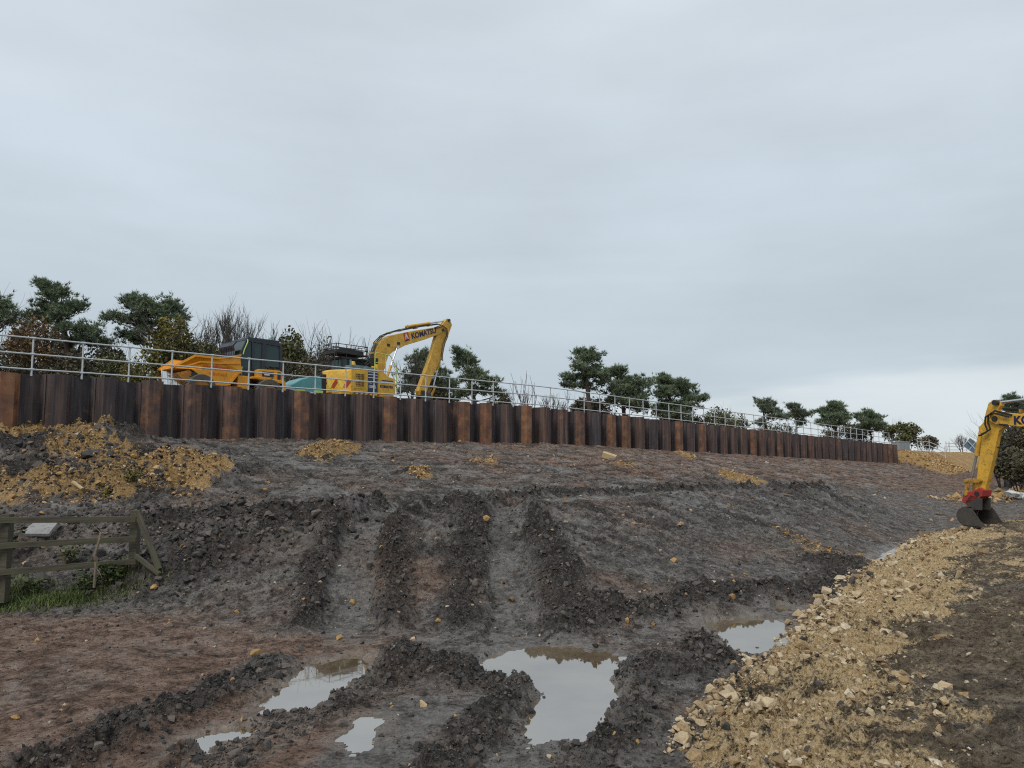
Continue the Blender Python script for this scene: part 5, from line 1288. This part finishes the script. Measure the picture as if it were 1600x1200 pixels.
    for i, (px, Y, rx, tp, m, n, lab) in enumerate(((1572, 60, 20, 648, 'leaves_olive', 2600, 'green shrub seen between excavator arm and hose'), (1600, 56, 34, 655, 'leaves_dull', 5200, 'dense dark shrub at the right picture edge'),
            (1588, 50, 32, 698, 'leaves_dull', 4400, 'wide low shrub on the dark bank'), (1640, 58, 34, 650, 'leaves_olive', 2600, 'tall shrub mostly outside the right edge'), (1560, 62, 24, 684, 'leaves_dull', 2600, 'low dull shrub behind the excavator arm'), (1612, 46, 30, 712, 'leaves_dull', 3800, 'dark low shrub nearest on the bank'))):
        shrub(px, Y, rx, tp, lab, 60 + i, m, n, .10, 8, group='shrubs on the bank beyond the road')
    bare_tree(318, 46, 482, 'slim bare tree beside the flat topped pine', 71, .5, 4, 3, 3)
    bare_tree(363, 46, 464, 'tallest bare tree, fan of fine branches left of the dumper cab', 72, .42, 5, 1, 4)
    bare_tree(405, 47, 498, 'bare twiggy tree directly behind the dumper cab', 73, .5, 4, 3, 3)
    bare_tree(426, 48, 505, 'bare twigs right of the dumper cab roof', 74, .5, 4, 2, 3)
    bare_tree(500, 46, 512, 'bare upright tree left of the excavator roof rack', 75, .45, 5, 2, 3)
    bare_tree(532, 47, 520, 'bare twiggy tree behind the excavator roof rack', 76, .5, 4, 3, 3)
    bare_tree(640, 47, 540, 'dead crooked tree under the excavator boom', 77, .6, 4, 1, 4, lean=-.1)
    bare_tree(822, 50, 577, 'bare cluster of straight stems alone in the gap behind the rail', 78, .35, 2, 9, 1, thick=.75, L0=.6)
    bare_tree(1500, 95, 676, 'faint bare tree beyond the tilted panel', 79, .5, 5, 2, 3)
    bare_tree(870, 58, 612, 'low bare twigs left of the tall open pine', 80, .6, 5, 3, 3)
planting()

# ------------------------------------------------------------------ weeds by the fence
def grass(name, boxes, label, seed, mat):
    g = np.random.default_rng(seed); VV = []
    for (px, py, sx, sy, n, h) in boxes:
        c = ground_hit(px, py); P = g.normal(c, (sx, sy), (n, 2)); z = height(P[:, 0], P[:, 1])
        B = np.stack([P[:, 0], P[:, 1], z - .01], 1); a = g.uniform(0, 6.28, n); w = .006 + .004 * g.random(n)
        S = np.stack([np.cos(a) * w, np.sin(a) * w, 0 * a], 1); hh = h * g.uniform(.4, 1.2, n)
        T = B + np.stack([g.normal(0, .35, n) * hh, g.normal(0, .35, n) * hh, hh], 1); M_ = (B + T) / 2 + np.stack([0 * a, 0 * a, hh * .15], 1)
        VV.append(np.stack([B - S, B + S, M_ + S * .7, M_ - S * .7], 1).reshape(-1, 3)); VV.append(np.stack([M_ - S * .7, M_ + S * .7, T + S * .1, T - S * .1], 1).reshape(-1, 3))
    V = np.vstack(VV); tag(link(name, np_mesh(name, V, np.arange(len(V)).reshape(-1, 4), MATS[mat])), label, None, None, 'stuff')
grass('grass', [(90, 936, .55, .14, 1100, .11), (30, 946, .5, .16, 650, .10), (165, 925, .5, .18, 420, .10), (10, 930, .3, .2, 500, .18), (95, 940, .2, .06, 500, .12)], 'short bright grass growing at the foot of the fence', 5, 'leaves_fresh')
def weed(px, py, h, n, label, seed, mat='leaves_fresh', leaf=.045, w=.22):
    x, y = ground_hit(px, py); g = np.random.default_rng(seed); z = gz(x, y)
    root = empty('weed', (x, y, z), 0, label, 'weed', 'weeds by the fence'); b = MB(); pts = []
    for i in range(9):
        a = g.uniform(0, 6.28); e = Vector((math.cos(a) * w * g.random(), math.sin(a) * w * g.random(), h * g.uniform(.5, 1)))
        b.tube([(0, 0, -.02), (e.x * .4, e.y * .4, e.z * .6), e], [.006, .005, .002], 4, False); pts += [(e.x * s ** .9, e.y * s ** .9, e.z * s) for s in np.linspace(.3, 1, 6)]
    b.build('stem', MATS['dead_stem'], root)
    P = np.array(pts)[g.integers(0, len(pts), n)] + g.normal(0, .045, (n, 3)); P[:, 2] = np.maximum(P[:, 2], .02)
    A = g.normal(size=(n, 3)) * (1, 1, .5); A /= np.linalg.norm(A, axis=1)[:, None]; B = np.cross(A, (0, 0, 1) + g.normal(0, .4, (n, 3))); B /= np.linalg.norm(B, axis=1)[:, None]
    s = leaf * g.uniform(.5, 1.2, (n, 1)); V = np.stack([P - A * s, P + B * s * .6, P + A * s, P - B * s * .6], 1).reshape(-1, 3)
    link('leaves', np_mesh('leaves', V, np.arange(4 * n).reshape(-1, 4), MATS[mat]), root)
weed(170, 918, .40, 420, 'bright leafy weed under the fence near the brace', 1); weed(135, 925, .30, 300, 'leafy weed between grass and the dead stems', 2)
weed(45, 925, .28, 260, 'low weed beside the end of the bottom rail', 3); weed(110, 880, .35, 160, 'dull green weed climbing the bottom rail', 4, 'leaves_olive')
weed(8, 880, .95, 420, 'ivy like growth covering the post at the picture edge', 5, 'leaves_dull', .05, .25); weed(195, 905, .28, 200, 'small weed at the foot of the fence post', 6)
weed(205, 780, .25, 140, 'pale yellow green weed on the heap behind the post', 7, 'leaves_gold', .05); weed(168, 785, .22, 120, 'thin yellowish weed on the heap above the top rail', 8, 'leaves_gold', .05)
def dead_stems(pts, label):
    P = [at(*p) for p in pts]; o = empty('dead_stem', P[0], 0, label, 'stem'); q = [p - P[0] for p in P]; rr = random.Random(3)
    MB().tube(q, [.022] + [.026] * (len(q) - 2) + [.03], 6).build('stalk', MATS['dead_stem'], o)
    for i in range(5):
        a = q[rr.randrange(len(q))]; limb_ = MB(); limb(limb_, a, a + Vector((rr.uniform(-.2, .2), rr.uniform(-.1, .1), rr.uniform(-.3, .25))), .009, .003, rr, 4, 3); limb_.build('twig', MATS['dead_stem'], o)
dead_stems([(147, 918, 12.6), (150, 880, 12.62), (148, 868, 12.62), (155, 845, 12.66), (158, 833, 12.7)], 'twisted pale dead stem leaning on the fence rails')
